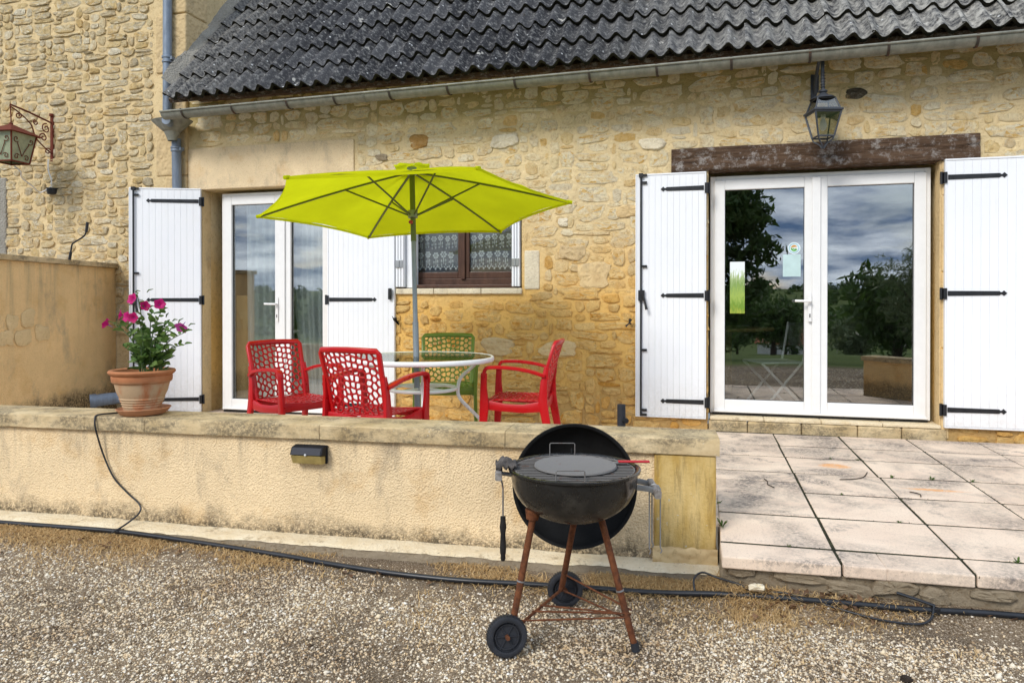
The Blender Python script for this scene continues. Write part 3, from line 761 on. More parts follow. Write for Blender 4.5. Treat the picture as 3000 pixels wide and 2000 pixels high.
# interior: one room behind each pair of doors and one behind the window
def room(x0, x1, z0, z1, y0, y1):
    m_ = MB().box(x0, x1, y0, y1, z0, z1); m_.f = [f[::-1] for i, f in enumerate(m_.f) if i != 2]
    return m_.build('room', M['room'], house)
room(-0.7, 3.0, 0.27, 2.6, 0.365, 4.4); room(-5.1, -3.1, 0.13, 2.6, 0.365, 3.4); room(-3.0, -0.8, 0.2, 2.6, 0.365, 3.4)

# ---- doors
def frame_rect(m_, x0, x1, z0, z1, w, y0, y1, wb=None):
    wb = w if wb is None else wb
    m_.box(x0, x0 + w, y0, y1, z0, z1).box(x1 - w, x1, y0, y1, z0, z1)
    m_.box(x0 + w, x1 - w, y0, y1, z1 - w, z1).box(x0 + w, x1 - w, y0, y1, z0, z0 + wb)
def french_door(x0, x1, z0, z1, xm, label, handle_leaf):
    d = MB(); frame_rect(d, x0, x1, z0, z1, 0.045, 0.112, 0.20, 0.03)
    o = d.build('french_door', M['window_white'], house, bevel=0.004); o['label'] = label
    for a, b in ((x0 + 0.032, xm - 0.001), (xm + 0.001, x1 - 0.032)):
        m_ = MB(); frame_rect(m_, a, b, z0 + 0.022, z1 - 0.032, 0.088, 0.098, 0.165, 0.095)
        m_.build('leaf_frame', M['window_white'], o, bevel=0.006, seg=3)
        g_ = MB(); frame_rect(g_, a + 0.086, b - 0.086, z0 + 0.115, z1 - 0.118, 0.005, 0.1235, 0.150); g_.build('gasket', M['gasket'], o)
        MB().box(a + 0.088, b - 0.088, 0.128, 0.134, z0 + 0.117, z1 - 0.120).build('glass_pane', M['glass'] if x0 > 0 else M['left_glass'], o)
    MB().box(xm - 0.032, xm + 0.034, 0.080, 0.0978, z0 + 0.03, z1 - 0.04).build('meeting_stile', M['window_white'], o, bevel=0.006, seg=3)
    MB().box(x0 + 0.03, x1 - 0.03, 0.07, 0.0975, z0 + 0.012, z0 + 0.030).build('drip_rail', M['window_white'], o, bevel=0.004)
    MB().box(x0 + 0.02, x1 - 0.02, 0.10, 0.19, z0 - 0.018, z0 + 0.004).build('threshold', M['gasket'], o)
    hx = xm - 0.05
    h = MB().box(hx - .014, hx + .014, 0.070, 0.0795, 1.10 + handle_leaf, 1.34 + handle_leaf)
    h.sweep([(hx, .08, 1.27 + handle_leaf), (hx, .035, 1.27 + handle_leaf)], .010).sweep([(hx + .008, .035, 1.27 + handle_leaf), (hx - .12, .033, 1.272 + handle_leaf)], .011, .008)
    h.build('handle', M['window_white'], o, smooth=40, bevel=.002)
    MB().box(hx - .004, hx + .004, .0675, .072, 1.135 + handle_leaf, 1.165 + handle_leaf).build('keyhole', M['gasket'], o)
    return o
fd = french_door(0.062, 1.758, 0.315, 2.335, 0.905, 'wide white glazed double door under the oak beam', 0.0)
fl = french_door(-4.80, -3.52, 0.150, 2.375, -4.085, 'white glazed double door behind the red chairs', -0.03)
# stone step with four paving tiles
for k, (a, b) in enumerate(((0.062, 0.49), (0.494, 0.93), (0.934, 1.385), (1.389, 1.80))):
    MB().box(a, b, -0.015, 0.20, 0.272, 0.300).build('step_tile', M['footing'], house, bevel=0.006)
v_ = MB()
for k, (a, b) in enumerate(((0.05, 0.36), (0.364, 0.78), (0.784, 1.20), (1.204, 1.52), (1.524, 1.84))):
    MB().box(a, b, -0.022, 0.1, 0.10, 0.268).build('step_stone', M['coping'], house, bevel=0.014, seg=3)
# ---- shutters
def strap(m_w, parent, x_hinge, x_tip, z, y):
    s_ = 1 if x_tip > x_hinge else -1; L = abs(x_tip - x_hinge)
    pts = [(0, -.019), (L - .05, -.016), (L - .045, -.009), (L - .035, -.008), (L - .022, -.021), (L, 0)]
    full = pts + [(a, -b) for a, b in pts[-2::-1]]
    P = [(x_hinge + s_ * a, y, z + b) for a, b in full]
    if s_ < 0: P = P[::-1]
    m_ = MB().poly(P[::-1], (0, -0.005, 0))
    for k in range(4): m_.lathe([(0.0, .004), (.005, .003), (.006, 0)], 8, (0, 0, 0)) if False else m_.box(x_hinge + s_ * (.03 + k * (L - .1) / 3) - .004, x_hinge + s_ * (.03 + k * (L - .1) / 3) + .004, y - .009, y - .0045, z - .004, z + .004)
    m_.build('strap', M['iron'], parent)
def shutter(x_hinge, x_free, z0, z1, label, nb, straps, rod=False, loc=(0, 0, 0), rz=0.0, latch=None, strap_tip=0.64):
    # hinge line at local origin; shutter extends along local +-x
    s_ = 1 if x_free > x_hinge else -1; L = abs(x_free - x_hinge)
    root = MB(); a, b = sorted((0, s_ * L))
    root.box(a + .004, b - .004, -0.020, 0.006, z0 + .004, z1 - .004)
    o = root.build('shutter', M['white'], house, loc=loc, rot=(0, 0, rz)); o['label'] = label
    w = (L - .024) / nb
    bm = MB().box(-w / 2 + .0004, w / 2 - .0004, -0.030, -0.0202, z0 + .014, z1 - .016).mesh('board', M['white'])
    for k in range(nb): place('board', bm, o, loc=(a + .012 + w * (k + .5), 0, 0), bevel=0.0014, seg=1)
    fr = MB().box(a, b, -0.034, 0.006, z1 - .014, z1).box(a, b, -0.034, 0.006, z0, z0 + .012).box(a, a + .0115, -0.034, .006, z0 + .0125, z1 - .0145).box(b - .0115, b, -0.034, .006, z0 + .0125, z1 - .0145)
    fr.build('edge_profile', M['white'], o, bevel=0.003)
    for z in straps:
        strap(None, o, s_ * .02, s_ * L * strap_tip, z, -0.0305)
        m_ = MB().box(-.012, .012, -.045, -.01, z - .045, z + .04) if s_ > 0 else MB().box(-.012, .012, -.045, -.01, z - .045, z + .04)
        m_.cyl((-s_ * .022, -.02, z - .05), (-s_ * .022, -.02, z + .045), .011); m_.build('hinge', M['iron'], o, smooth=40)
    if rod:
        x = s_ * (L - 0.048)
        r = MB().cyl((x, -.045, z0 + .01), (x, -.045, z1 - .004), .0085)
        for z in (z0 + .02, z0 + .06, (z0 * 2 + z1) / 3 - .12, z0 + (z1 - z0) * .62, z1 - .075, z1 - .012): r.box(min(x, x - s_ * .05), max(x, x - s_ * .05), -.048, -.034, z - .010, z + .010)
        r.box(x - .018, x + .018, -.058, -.034, z1 - .03, z1 + .004)
        r.build('espagnolette', M['iron'], o, smooth=40)
        zc = z0 + (z1 - z0) * .50
        h = MB().box(x - .022, x + .03, -.064, -.034, zc - .045, zc + .045)
        h.sweep([(x - s_ * .02, -.07, zc), (x - s_ * .035, -.075, zc - .05), (x - s_ * .05, -.08, zc - .12)], [.012, .009, .013], n=8)
        h.build('latch_handle', M['iron'], o, smooth=40)
    if latch is not None:
        x = s_ * (L - .04)
        MB().box(x - .014, x + .014, -.060, -.034, latch - .05, latch + .05).box(x - .006, x + .022, -.075, -.05, latch - .02, latch + .055).build('latch_handle', M['iron'], o, bevel=.003)
    return o
shutter(0.028, -0.560, 0.278, 2.358, 'narrow white board shutter with black bolt rod beside the wide glazed doors', 11, (0.42, 1.318, 2.222), rod=True, loc=(0.028, -0.012, 0))
shutter(1.815, 2.66, 0.286, 2.370, 'wide white board shutter cut off by the right edge of the view', 14, (0.428, 1.330, 2.228), loc=(1.815, -0.012, 0), strap_tip=.50)
shutter(-4.945, -5.635, 0.145, 2.412, 'white board shutter behind the flower pot, swung slightly off the wall', 11, (0.275, 1.283, 2.282), rod=True, loc=(-4.945, -0.02, 0), rz=math.radians(22), strap_tip=.76)
shutter(-3.505, -2.805, 0.145, 2.405, 'white board shutter half hidden by the parasol and the table', 13, (0.275, 1.285, 2.282), loc=(-3.505, -0.012, 0), latch=1.335, strap_tip=.74)
for x, s_ in ((-2.79, 1), (-0.60, -1)):
    MB().sweep([(x, .02, 1.07), (x + s_ * .01, -.05, 1.08), (x + s_ * .002, -.065, 1.115)], [.007, .008, .014], n=6).poly([(x - .012, -.06, 1.085), (x + s_ * .045, -.062, 1.06), (x + s_ * .035, -.062, 1.045), (x - s_ * .03, -.06, 1.13)], (0, -.008, 0)).build('shutter_stay', M['iron'], house, smooth=40)

# ---- small window with folded shutters and lace curtain
win = MB(); frame_rect(win, -2.77, -1.60, 1.425, 2.215, 0.05, 0.15, 0.22, 0.06)
win.box(-2.205, -2.165, 0.128, 0.149, 1.475, 2.17)
w_o = win.build('window', M['brown_wood'], house, bevel=0.005); w_o['label'] = 'small dark wood window with lace curtains'
for a, b in ((-2.72, -2.186), (-2.184, -1.65)):
    m_ = MB(); frame_rect(m_, a, b, 1.485, 2.165, 0.055, 0.152, 0.195, 0.06); m_.build('sash', M['brown_wood'], w_o, bevel=0.006)
    MB().box(a + .05, b - .05, 0.172, 0.176, 1.54, 2.115).build('glass_pane', M['small_glass'], w_o)
MB().box(-2.80, -1.58, 0.03, 0.15, 1.392, 1.424).build('inner_sill', M['brown_wood'], w_o, bevel=0.006)
for a, b in ((-2.80, -2.42), (-2.415, -1.96), (-1.955, -1.575)):
    MB().box(a, b, -0.03, 0.10, 1.335, 1.388).build('sill_stone', M['pale_stone'], w_o, bevel=0.008)
def lace(x0, x1, zb, zt, rows_z):
    y = 0.205
    fold = lambda x: y + 0.006 * math.sin(x * 60) + 0.004 * math.sin(x * 23)
    m_ = MB(); n = 60
    hem = lambda x: zb + 0.03 * abs(((x - x0) / 0.052) % 1.0 - 0.5) * 2
    m_.grid(lambda u, v: (x0 + (x1 - x0) * u, fold(x0 + (x1 - x0) * u), hem(x0 + (x1 - x0) * u) * (1 - v) + zt * v), n, 4)
    net = m_.build('lace_curtain', M['lace_net'], w_o, smooth=180)
    mo = MB()
    def disc(cx, cz, rx, rz, n=8): mo.add([(cx, fold(cx) - .003, cz)] + [(cx + rx * math.cos(6.283 * k / n), fold(cx) - .003, cz + rz * math.sin(6.283 * k / n)) for k in range(n)], [(0, 1 + (k + 1) % n, 1 + k) for k in range(n)])
    for zr, sc in rows_z:
        k = 0; x = x0 + .03
        while x < x1 - .02:
            cz = zr + (.006 if k % 2 else -.004)
            for p in range(6): disc(x + .017 * sc * math.cos(1.047 * p), cz + .075 * sc + .017 * sc * math.sin(1.047 * p), .0095 * sc, .0095 * sc, 6)
            disc(x, cz + .075 * sc, .006 * sc, .006 * sc, 6)
            for s_, zz in ((-1, .018), (1, .026), (1, .008), (-1, .004)):
                disc(x + s_ * .014 * sc, cz + zz * sc, .006 * sc, .018 * sc)
            disc(x, cz + .03 * sc, .0035 * sc, .03 * sc, 6)
            x += .060 * sc; k += 1
    x = x0
    while x < x1:
        disc(x + .026, zb + .006, .010, .012, 6); disc(x + .010, zb + .022, .007, .009, 6); disc(x + .042, zb + .022, .007, .009, 6); x += .052
    mo.build('lace_motif', M['lace'], w_o)
for a, b in ((-2.67, -2.235), (-2.13, -1.70)):
    lace(a, b, 1.575, 2.11, ((1.615, 1.30), (1.785, 1.15), (1.955, 1.15)))
def folded(xa, xb, label):
    # stack of narrow leaves folded into the reveal, seen edge on
    m_ = MB(); n = 3; w = (xb - xa) / n
    o = MB().box(xa, xb, 0.145, 0.149, 1.40, 2.20).build('folded_shutter', M['white'], house); o['label'] = label
    for k in range(n): MB().box(xa + k * w + .003, xa + (k + 1) * w - .003, -0.035, 0.142, 1.402, 2.205).build('leaf', M['white'], o, bevel=.004)
    for z in (1.62, 2.02): MB().box(xa + .004, xb - .004, -.043, -.0352, z - .035, z + .035).box(xa + (xb - xa) * .45, xa + (xb - xa) * .55, -.049, -.0432, z - .035, z + .035).build('hinge', M['steel'], o, bevel=.002)
folded(-2.80, -2.715, 'white folding shutter leaves in the window reveal nearest the parasol pole')
folded(-1.668, -1.59, 'white folding shutter leaves in the window reveal beside the pale stone block')
MB().box(-2.712, -2.64, 0.02, 0.145, 1.395, 2.20).build('shutter_panel', M['white'], house, bevel=.004)

# ---- things seen behind the glass of the left door
MB().box(-4.86, -4.45, 0.42, 0.80, 0.14, 1.33).build('cupboard', M['oak'], house, bevel=.01)
def sheer(x0, x1, y, pinch, name='curtain'):
    def f(u, v):
        z = 0.2 + 2.1 * v; x = x0 + (x1 - x0) * u
        k = pinch * max(0, 1 - v * 1.8)
        return (x + k * (u - .5) * -1.0 + k * 0.35, y + .018 * math.sin(u * 38) + .01 * math.sin(u * 17 + 3 * v), z)
    MB().grid(f, 60, 10).build(name, M['sheer'], fl, smooth=180)
sheer(-4.60, -4.10, 0.24, 0.02); sheer(-4.06, -3.66, 0.24, 0.16); sheer(-3.72, -3.50, 0.25, -0.10)
# ------------------------------------------------------------------ roof
PITCH = math.radians(49); EY, EZ = -0.42, 3.215; EXPO = 0.33; TW = 0.2965
cp, sp = math.cos(PITCH), math.sin(PITCH)
roof = MB().poly([(-5.06, EY + .10 * cp, EZ - .045 + .10 * sp), (3.45, EY + .10 * cp, EZ - .045 + .10 * sp), (3.45, EY + 3.5 * cp, EZ - .045 + 3.5 * sp), (-5.06, EY + 3.5 * cp, EZ - .045 + 3.5 * sp)], (0, .03, -.03)).build('roof', M['beam'], house)
def tile_mesh(seed):
    r = random.Random(seed); n = 16; L = 0.40; th = 0.020; m_ = MB()
    prof = []
    for k in range(n + 1):
        u = k / n; ph = u * 2 * 2 * math.pi
        prof.append((u * (TW + .012), 0.037 * math.cos(ph - 0.5) * (1.0 if math.cos(ph - .5) > 0 else .7)))
    # local axes: x across, y up the slope, z normal; tile tilts so that its lower edge rides on the next
    top = []
    for t, lift in ((0, 0.046), (L * .5, 0.027), (L, 0.004)):
        top.append([(x, t, z + lift) for x, z in prof])
    w = n + 1
    vs_ = [p for row in top for p in row]
    fs = [(j * w + i, j * w + i + 1, (j + 1) * w + i + 1, (j + 1) * w + i) for j in range(2) for i in range(n)]
    m_.add(vs_, fs); nf = len(m_.f)
    fr = [(x, 0, z + .046) for x, z in prof] + [(x, .012, z + .046 - th * 1.9) for x, z in prof]
    m_.add(fr, [(i, w + i, w + i + 1, i + 1) for i in range(n)])
    sd = [(prof[-1][0], t, prof[-1][1] + l) for t, l in ((0, .046), (L, .004))]
    m_.add(sd + [(a, b, c - th) for a, b, c in sd], [(0, 2, 3, 1)])
    me = m_.mesh('roof_tile', M['tile'], 60); me.materials.append(M['tile_edge'])
    for i, p in enumerate(me.polygons):
        if i >= nf: p.material_index = 1
    return me
TM = [tile_mesh(i) for i in range(2)]
for rI in range(10):
    for c in range(29):
        x = -5.02 + c * TW + random.uniform(-.003, .003)
        # the verge steps back behind the mortar fillet
        d = rI * EXPO + random.uniform(-.007, .007)
        o = place('roof_tile', random.choice(TM), roof, loc=(x, EY + d * cp - .004 * sp, EZ + d * sp), rot=(PITCH + random.uniform(-.022, .022), random.uniform(-.022, .022), random.uniform(-.012, .012)))
# mortar fillet where the roof meets the taller house
ff = MB()
def fil(u, v):
    d = 0.18 + 3.1 * u; w = 0.09 + 0.05 * ns(u * 9, 1.0, 3)
    x = -5.125 + (0.02 + w) * v; h = (0.12 + 0.05 * ns(u * 7, 4.0, 8)) * (1 - v) ** 1.1 + 0.035 + 0.015 * ns(u * 30, v * 5, 2)
    return (x, EY + d * cp - h * sp * .6, EZ + d * sp + h * cp)
ff.grid(fil, 60, 6); ff.build('flashing', M['flashing'], house, smooth=70)
# boards and rubble in the dark under the eaves
MB().box(-4.95, 3.4, -0.30, 0.0, 3.30, 3.33).build('soffit', M['beam'], house)
# ---- gutter
def gz(x): return 3.095 + (x + 5.0) * 0.0108
gm = MB(); R_ = 0.062; GYc = -0.40
def gut(u, v):
    x = -5.06 + 8.5 * u; a = math.pi * v
    return (x, GYc - R_ * math.cos(a), gz(x) - R_ * math.sin(a))
gm.grid(gut, 40, 12)
gm.sweep([(-5.06, GYc - R_ - .004, gz(-5.06)), (3.44, GYc - R_ - .004, gz(3.44))], .0095, n=8)
gm.sweep([(-5.06, GYc + R_, gz(-5.06)), (3.44, GYc + R_, gz(3.44))], .004, n=6)
n_ = len(gm.v); gm.add([(-5.058, GYc, gz(-5.06))] + [(-5.058, GYc - R_ * math.cos(math.pi * k / 12), gz(-5.06) - R_ * math.sin(math.pi * k / 12)) for k in range(13)], [(0, 1 + k, 2 + k) for k in range(12)])
gutter = gm.build('gutter', M['zinc'], house, smooth=50, solid=0.002)
for x in (-4.82, -4.27, -3.69, -3.21, -2.67, -2.13, -1.53, -0.90, -0.36, 0.21, 0.78, 1.32, 1.90, 2.5):
    pts = [(x, GYc - R_ - .015, gz(x) + .012)] + [(x + .012 * k / 8, GYc - (R_ + .007) * math.cos(math.pi * k / 8), gz(x) - (R_ + .007) * math.sin(math.pi * k / 8)) for k in range(9)] + [(x + .015, -.27, gz(x) + .06)]
    MB().sweep(pts, .011, .003, side=(1, 0, 0), n=6).build('gutter_bracket', M['old_rust'], gutter, smooth=50)
for x in (-2.92, -0.02, 1.0):
    MB().sweep([(x, GYc - (R_ + .003) * math.cos(math.pi * k / 12), gz(x) - (R_ + .003) * math.sin(math.pi * k / 12)) for k in range(13)], .012, .0025, side=(1, 0, 0), n=6).build('gutter_joint', M['zinc'], gutter)
# ---- downpipes and hopper
dp = MB().cyl((-5.30, -0.085, 3.10), (-5.285, -0.085, 6.4), .044, n=20).build('upper_downpipe', M['zinc_blue'], house, smooth=50)
MB().lathe([(.046, -.045), (.056, -.04), (.056, -.025), (.049, -.02), (.049, .0), (.058, .005), (.058, .022), (.046, .03)], 20, (-5.293, -.085, 3.745)).box(-5.25, -5.225, -.11, -.06, 3.73, 3.76).build('pipe_collar', M['zinc_blue'], dp, smooth=50)
hp = MB().lathe([(.03, -.02), (.085, -.012), (.120, 0.012), (.205, .085), (.215, .098), (.208, .098), (.15, .07), (.05, .0)], 28, (-5.17, -.17, 2.985))
hp.lathe([(.048, -.10), (.052, -.08), (.085, -.012)], 24, (-5.17, -.17, 2.985))
hpo = hp.build('rain_hopper', M['zinc'], house, smooth=50)
hpo.scale = (1, .72, 1); hpo.location = (0, -.17 * (1 - .72), 0)
MB().cyl((-5.09, GYc + .05, gz(-5.0) - .05), (-5.14, -.2, 3.04), .042, n=16).build('outlet_pipe', M['zinc_blue'], house, smooth=50)
lp = MB().cyl((-5.18, -0.055, 0.2), (-5.18, -0.10, 2.92), .045, n=20).build('lower_downpipe', M['zinc_blue'], house, smooth=50)
MB().lathe([(.046, -.03), (.055, -.025), (.055, -.01), (.049, 0), (.056, .005), (.056, .02), (.046, .028)], 20, (-5.18, -.098, 2.815)).box(-5.14, -5.11, -.12, -.07, 2.80, 2.83).build('pipe_collar', M['zinc_blue'], lp, smooth=50)

# ------------------------------------------------------------------ the taller neighbouring house
tall = thing('tall_house', 'taller weathered rubble stone house behind the hanging lantern', 'house')
tw = wall_front(-10.5, -5.125, -0.1, 7.0, [], -0.02, 0.04, 0.008, 5.0)
tw.grid(lambda u, v: (-5.125, -0.02 + 5.5 * u, -0.1 + 7.1 * v), 2, 2)
two = tw.build('wall', M['mortar_tall'], tall, smooth=40)
quoin = [(-5.50, -5.13, 0, 7)]
cells = pack(-8.9, -5.50, 0.9, 5.7, 0.045, 0.037, [(-5.40, -5.1, 0, 7)], 33, 0.06)
lay_stones(two, cells, M['stone_tall'], 'tall', 41, y0=-0.02, proud=(0.005, 0.022))
z = 0.2; k = 0
while z < 6.9:
    h = random.uniform(.34, .62); w = .36 if k % 2 else .24
    MB().box(-5.125 - w, -5.112, -0.040, .30 if k % 2 == 0 else .5, z + .006, z + h - .006).build('quoin', M['quoin'], two, bevel=.018, seg=3)
    z += h; k += 1
side = pack(0.5, 4.8, 2.9, 6.9, 0.10, 0.07, [], 55, 0.2)
for i, (y, zz, w, h) in enumerate(side):
    if i > 90: break
    v_, f_ = lump(w * .9, h * .88, 0.02, 7000 + i); MB().add([(-b, a, c) for a, b, c in v_], [f[::-1] for f in f_][::1]).build('side_stone', M['stone_tall'], two, smooth=50, loc=(-5.125, y, zz))
# vertical rendered strip at the far left
MB().box(-7.62, -7.46, -0.045, -0.0, 1.5, 2.64).build('render_strip', M['flashing'], tall, bevel=.02)

# ------------------------------------------------------------------ rendered dividing wall at the left
ang = math.atan2(-1.58, 0.32)
dv = thing('dividing_wall', 'ochre rendered dividing wall with thin stained coping', 'wall', (-6.0, -0.03, 0), ang)
# local x runs from the house towards the camera; visible face on local +y side
MB().box(0, 1.66, -.22, 0, 0.0, 1.615).build('wall_body', M['render_ochre'], dv)
for k in range(2): MB().box(k * .84 + .002, k * .84 + .838, -.26, .035, 1.617, 1.665).build('coping_stone', M['coping'], dv, bevel=.006)
for (lx, lz, w, h) in ((1.27, 1.12, .17, .17), (1.10, .98, .19, .15), (1.33, .95, .20, .16), (1.46, 1.09, .16, .13), (1.52, .96, .16, .14)):
    v_, f_ = lump(w, h, 0.014, int(lx * 1000)); MB().add([(a, -b, c) for a, b, c in v_], [f[::-1] for f in f_]).build('inset_stone', M['cut_stone'], dv, smooth=50, loc=(lx, 0, lz))
el = thing('drain_elbow', 'grey plastic drain elbow at the foot of the dividing wall', 'pipe', (-5.62, -0.55, 0))
MB().sweep([(-.02, -.12, .315), (.06, -.05, .325), (.14, .05, .33), (.18, .10, .27), (.18, .10, .12)], .058, n=18).build('pipe', M['zinc_blue'], el, smooth=50)
MB().sweep([(-.045, -.145, .312), (-.005, -.105, .316)], .066, n=18).build('socket_rim', M['zinc_blue'], el, smooth=50)
cr = thing('crank_handle', 'black bent awning crank standing on the dividing wall', 'crank', (-5.79, -0.80, 1.66))
MB().sweep([(0, 0, 0), (.015, 0, .075)], .013, n=10).build('socket', M['iron'], cr, smooth=50)
MB().sweep(catmull([(.012, 0, .06), (.028, 0, .14), (.06, 0, .165), (.16, 0, .215), (.19, 0, .25), (.20, 0, .30)], 4), .0075, n=8).build('shaft', M['iron'], cr, smooth=50)
MB().sweep([(.195, 0, .255), (.21, 0, .35)], .013, n=10).build('grip', M['iron'], cr, smooth=50)

# ------------------------------------------------------------------ low terrace wall
WA = math.atan2(.23, 3.936)
tw_ = thing('terrace_wall', 'long low roughcast terrace wall with weathered stone coping', 'wall', (0.066, -2.85, 0), WA)
body = MB()
body.grid(lambda u, v: (-6.5 + 6.22 * u, .03 + .004 * ns(u * 60, v * 8, 1), -.1 + .655 * v), 120, 12); body.box(-6.5, -.01, .034, .26, -.1, .555)
body.build('wall_body', M['render'], tw_, smooth=60)
J = [-6.5, -5.4, -4.4, -3.39, -3.01, -1.98, -1.0, 0.012]
for a, b in zip(J[:-1], J[1:]):
    m_ = MB(); nx = max(4, int((b - a) / .06)); sd = random.uniform(0, 50)
    prof = [(.03, .5565), (.0, .5568), (-.002, .560), (-.002, .626), (.003, .632), (.02, .633), (.15, .634), (.27, .632), (.292, .628), (.296, .618), (.296, .566), (.29, .557)]
    def cop(u, v, a=a, b=b, sd=sd):
        q = v * (len(prof) - 1); i = min(int(round(q)), len(prof) - 1); y, z = prof[i]; x = a + .0015 + (b - a - .003) * u
        e = .0045 * (ns(x * 9, i * .7, sd) + .6 * ns(x * 24, i, sd)) * (1.3 if 2 <= i <= 4 else .4)
        return (x, y + abs(e) * (1 if y < .1 else -1), z + e * .5 - (abs(e) * .6 if i == 3 else 0))
    m_.grid(cop, nx, len(prof) - 1, flip=True)
    n0 = len(m_.v) - (nx + 1) * len(prof)
    w = nx + 1
    m_.f.append(tuple(n0 + i * w for i in range(len(prof)))); m_.f.append(tuple(n0 + i * w + nx for i in range(len(prof)))[::-1])
    m_.build('coping_stone', M['coping'], tw_, smooth=28)
MB().box(-.285, -.004, .010, .272, .10, .5555).build('end_pier', M['pier'], tw_, bevel=.012, seg=3)
pm = MB(); pm.grid(lambda u, v: (-.292 + .294 * u, -.002 + .012 * ns(u * 6, v * 5, 4) - .010 * (1 - v), .03 + .095 * v + .012 * ns(u * 9, 3.0, v) * v), 20, 8); pm.box(-.292, .003, .012, .27, .0, .115)
pm.build('pier_base', M['cut_stone'], tw_, smooth=70)
ft = MB()
def foot(u, v):
    x = -6.5 + 6.56 * u; prof = [(.03, .054), (-.005, .052), (-.045, .049), (-.078, .045), (-.088, .038)]
    i = min(int(round(v * 4)), 4); y, z = prof[i]
    e = ns(x * 5, i * 1.3, 2.0) * .012 + ns(x * 17, i, 6.0) * .008
    zl = 0.014 * sstep(-2.2, -3.6, x)
    return (x, y + (e if i >= 2 else 0), z + zl + e * .5)
ft.grid(foot, 220, 4, flip=True); ft.build('footing', M['footing'], tw_, smooth=60)
ff2 = MB(); ff2.grid(lambda u, v: (lambda q: (q[0], q[1] + .004 - .03 * v + .012 * ns(q[0] * 14, v * 3, 3), q[2] - .002 - .12 * v))(foot(u, 1.0)), 220, 5, flip=True); ff2.build('footing_face', M['riser'], tw_, smooth=60)
# second low wall at the far end of the terrace (seen mirrored in the glass)
sw = thing('side_parapet', 'low ochre parapet at the far end of the slabbed terrace', 'wall', (1.78, -2.42, TZ), math.radians(46))
MB().box(0, 1.6, -.2, 0, 0, .40).build('wall_body', M['render_ochre'], sw)
for k in range(2): MB().box(k * .82 - .02, k * .82 + .795, -.22, .025, .4015, .455).build('coping_stone', M['coping'], sw, bevel=.006)
# ------------------------------------------------------------------ garden table
TX, TY = -1.85, -1.70; TF = floor_z(TX)
tb = thing('round_table', 'round white garden table with clear glass top under the parasol', 'table', (TX, TY, TF), math.radians(-23))
ring = lambda r, z, n=48: [(r * math.cos(6.28318 * k / n), r * math.sin(6.28318 * k / n), z) for k in range(n)]
MB().sweep(ring(.478, .703), .018, .012, side=(0, 0, 1), n=10, closed=True).build('rim', M['table_white'], tb, smooth=60)
MB().lathe([(.020, .7115), (.468, .7115), (.468, .7175), (.020, .7175)], 64, closed=True).build('glass_top', M['table_glass'], tb, smooth=40)
for k in range(4):
    a = math.radians(45 + 90 * k); c, s_ = math.cos(a), math.sin(a)
    P = catmull([(.38, .695), (.335, .64), (.262, .575), (.240, .50), (.252, .43), (.325, .35), (.41, .26), (.50, .12), (.545, .012)], 4)if False else None
    prof = [(.38, .695), (.335, .64), (.262, .575), (.240, .50), (.252, .43), (.325, .35), (.41, .26), (.50, .12), (.545, .012)]
    MB().sweep(catmull([(r * c, r * s_, z) for r, z in prof], 4), .0125, n=10).build('leg', M['table_white'], tb, smooth=60)
br = MB().sweep(ring(.228, .50), .013, n=10, closed=True); br.sweep([(-.228, 0, .50), (.228, 0, .50)], .008, n=6); br.sweep([(0, -.228, .50), (0, .228, .50)], .008, n=6)
br.lathe([(.030, .49), (.036, .49), (.036, .515), (.030, .515)], 20, closed=True)
br.build('brace_ring', M['table_white'], tb, smooth=60)

# ------------------------------------------------------------------ parasol
PN = Vector((-0.058, 0.080, 1)).normalized(); HUB = Vector((-1.966, -1.613, 2.182))
base_pt = HUB - PN * ((HUB.z - floor_z(-1.85)) / PN.z)
pa = thing('parasol', 'lime green hexagonal parasol with grey tilted pole', 'parasol', base_pt)
e1 = Vector((0, 1, 0)).cross(PN).normalized(); e2 = PN.cross(e1)
def PP(v): return tuple(Vector(v) - base_pt)
def axp(t): return HUB - PN * t      # along the pole below the hub
L_ = (HUB - base_pt).length
MB().sweep([PP(axp(.01)), PP(axp(.50))], .019, n=14).build('upper_pole', M['pole_green'], pa, smooth=50)
MB().sweep([PP(axp(.49)), PP(axp(L_ - .02))], .0165, n=14).build('pole', M['pole_grey'], pa, smooth=50)
MB().sweep([PP(axp(1.06)), PP(axp(L_ - .30))], .0205, n=14).build('lower_sleeve', M['pole_grey'], pa, smooth=50)
MB().lathe([(.0, .0), (.24, .0), (.245, .02), (.23, .045), (.06, .065), (.03, .075), (.03, .30), (.0, .30)], 32, PP(base_pt)).build('base', M['pole_grey'], pa, smooth=50)
hubm = MB().sweep([PP(axp(.285)), PP(axp(.335))], .034, n=16).sweep([PP(axp(-.02)), PP(axp(.03))], .034, n=16); hubm.build('hub', M['pole_grey'], pa, smooth=50)
kn = axp(.37) + Vector((.0, -.03, 0)); MB().sweep([PP(kn), PP(kn + Vector((0, -.02, 0)))], .013, n=10).build('crank_knob', M['red_handle'], pa, smooth=50)
tips = []
for k in range(6):
    a = math.radians(192.375 + 60 * k); tips.append(HUB + 1.094 * (math.cos(a) * e1 + math.sin(a) * e2) - .27 * PN)
NU, NV = 12, 10
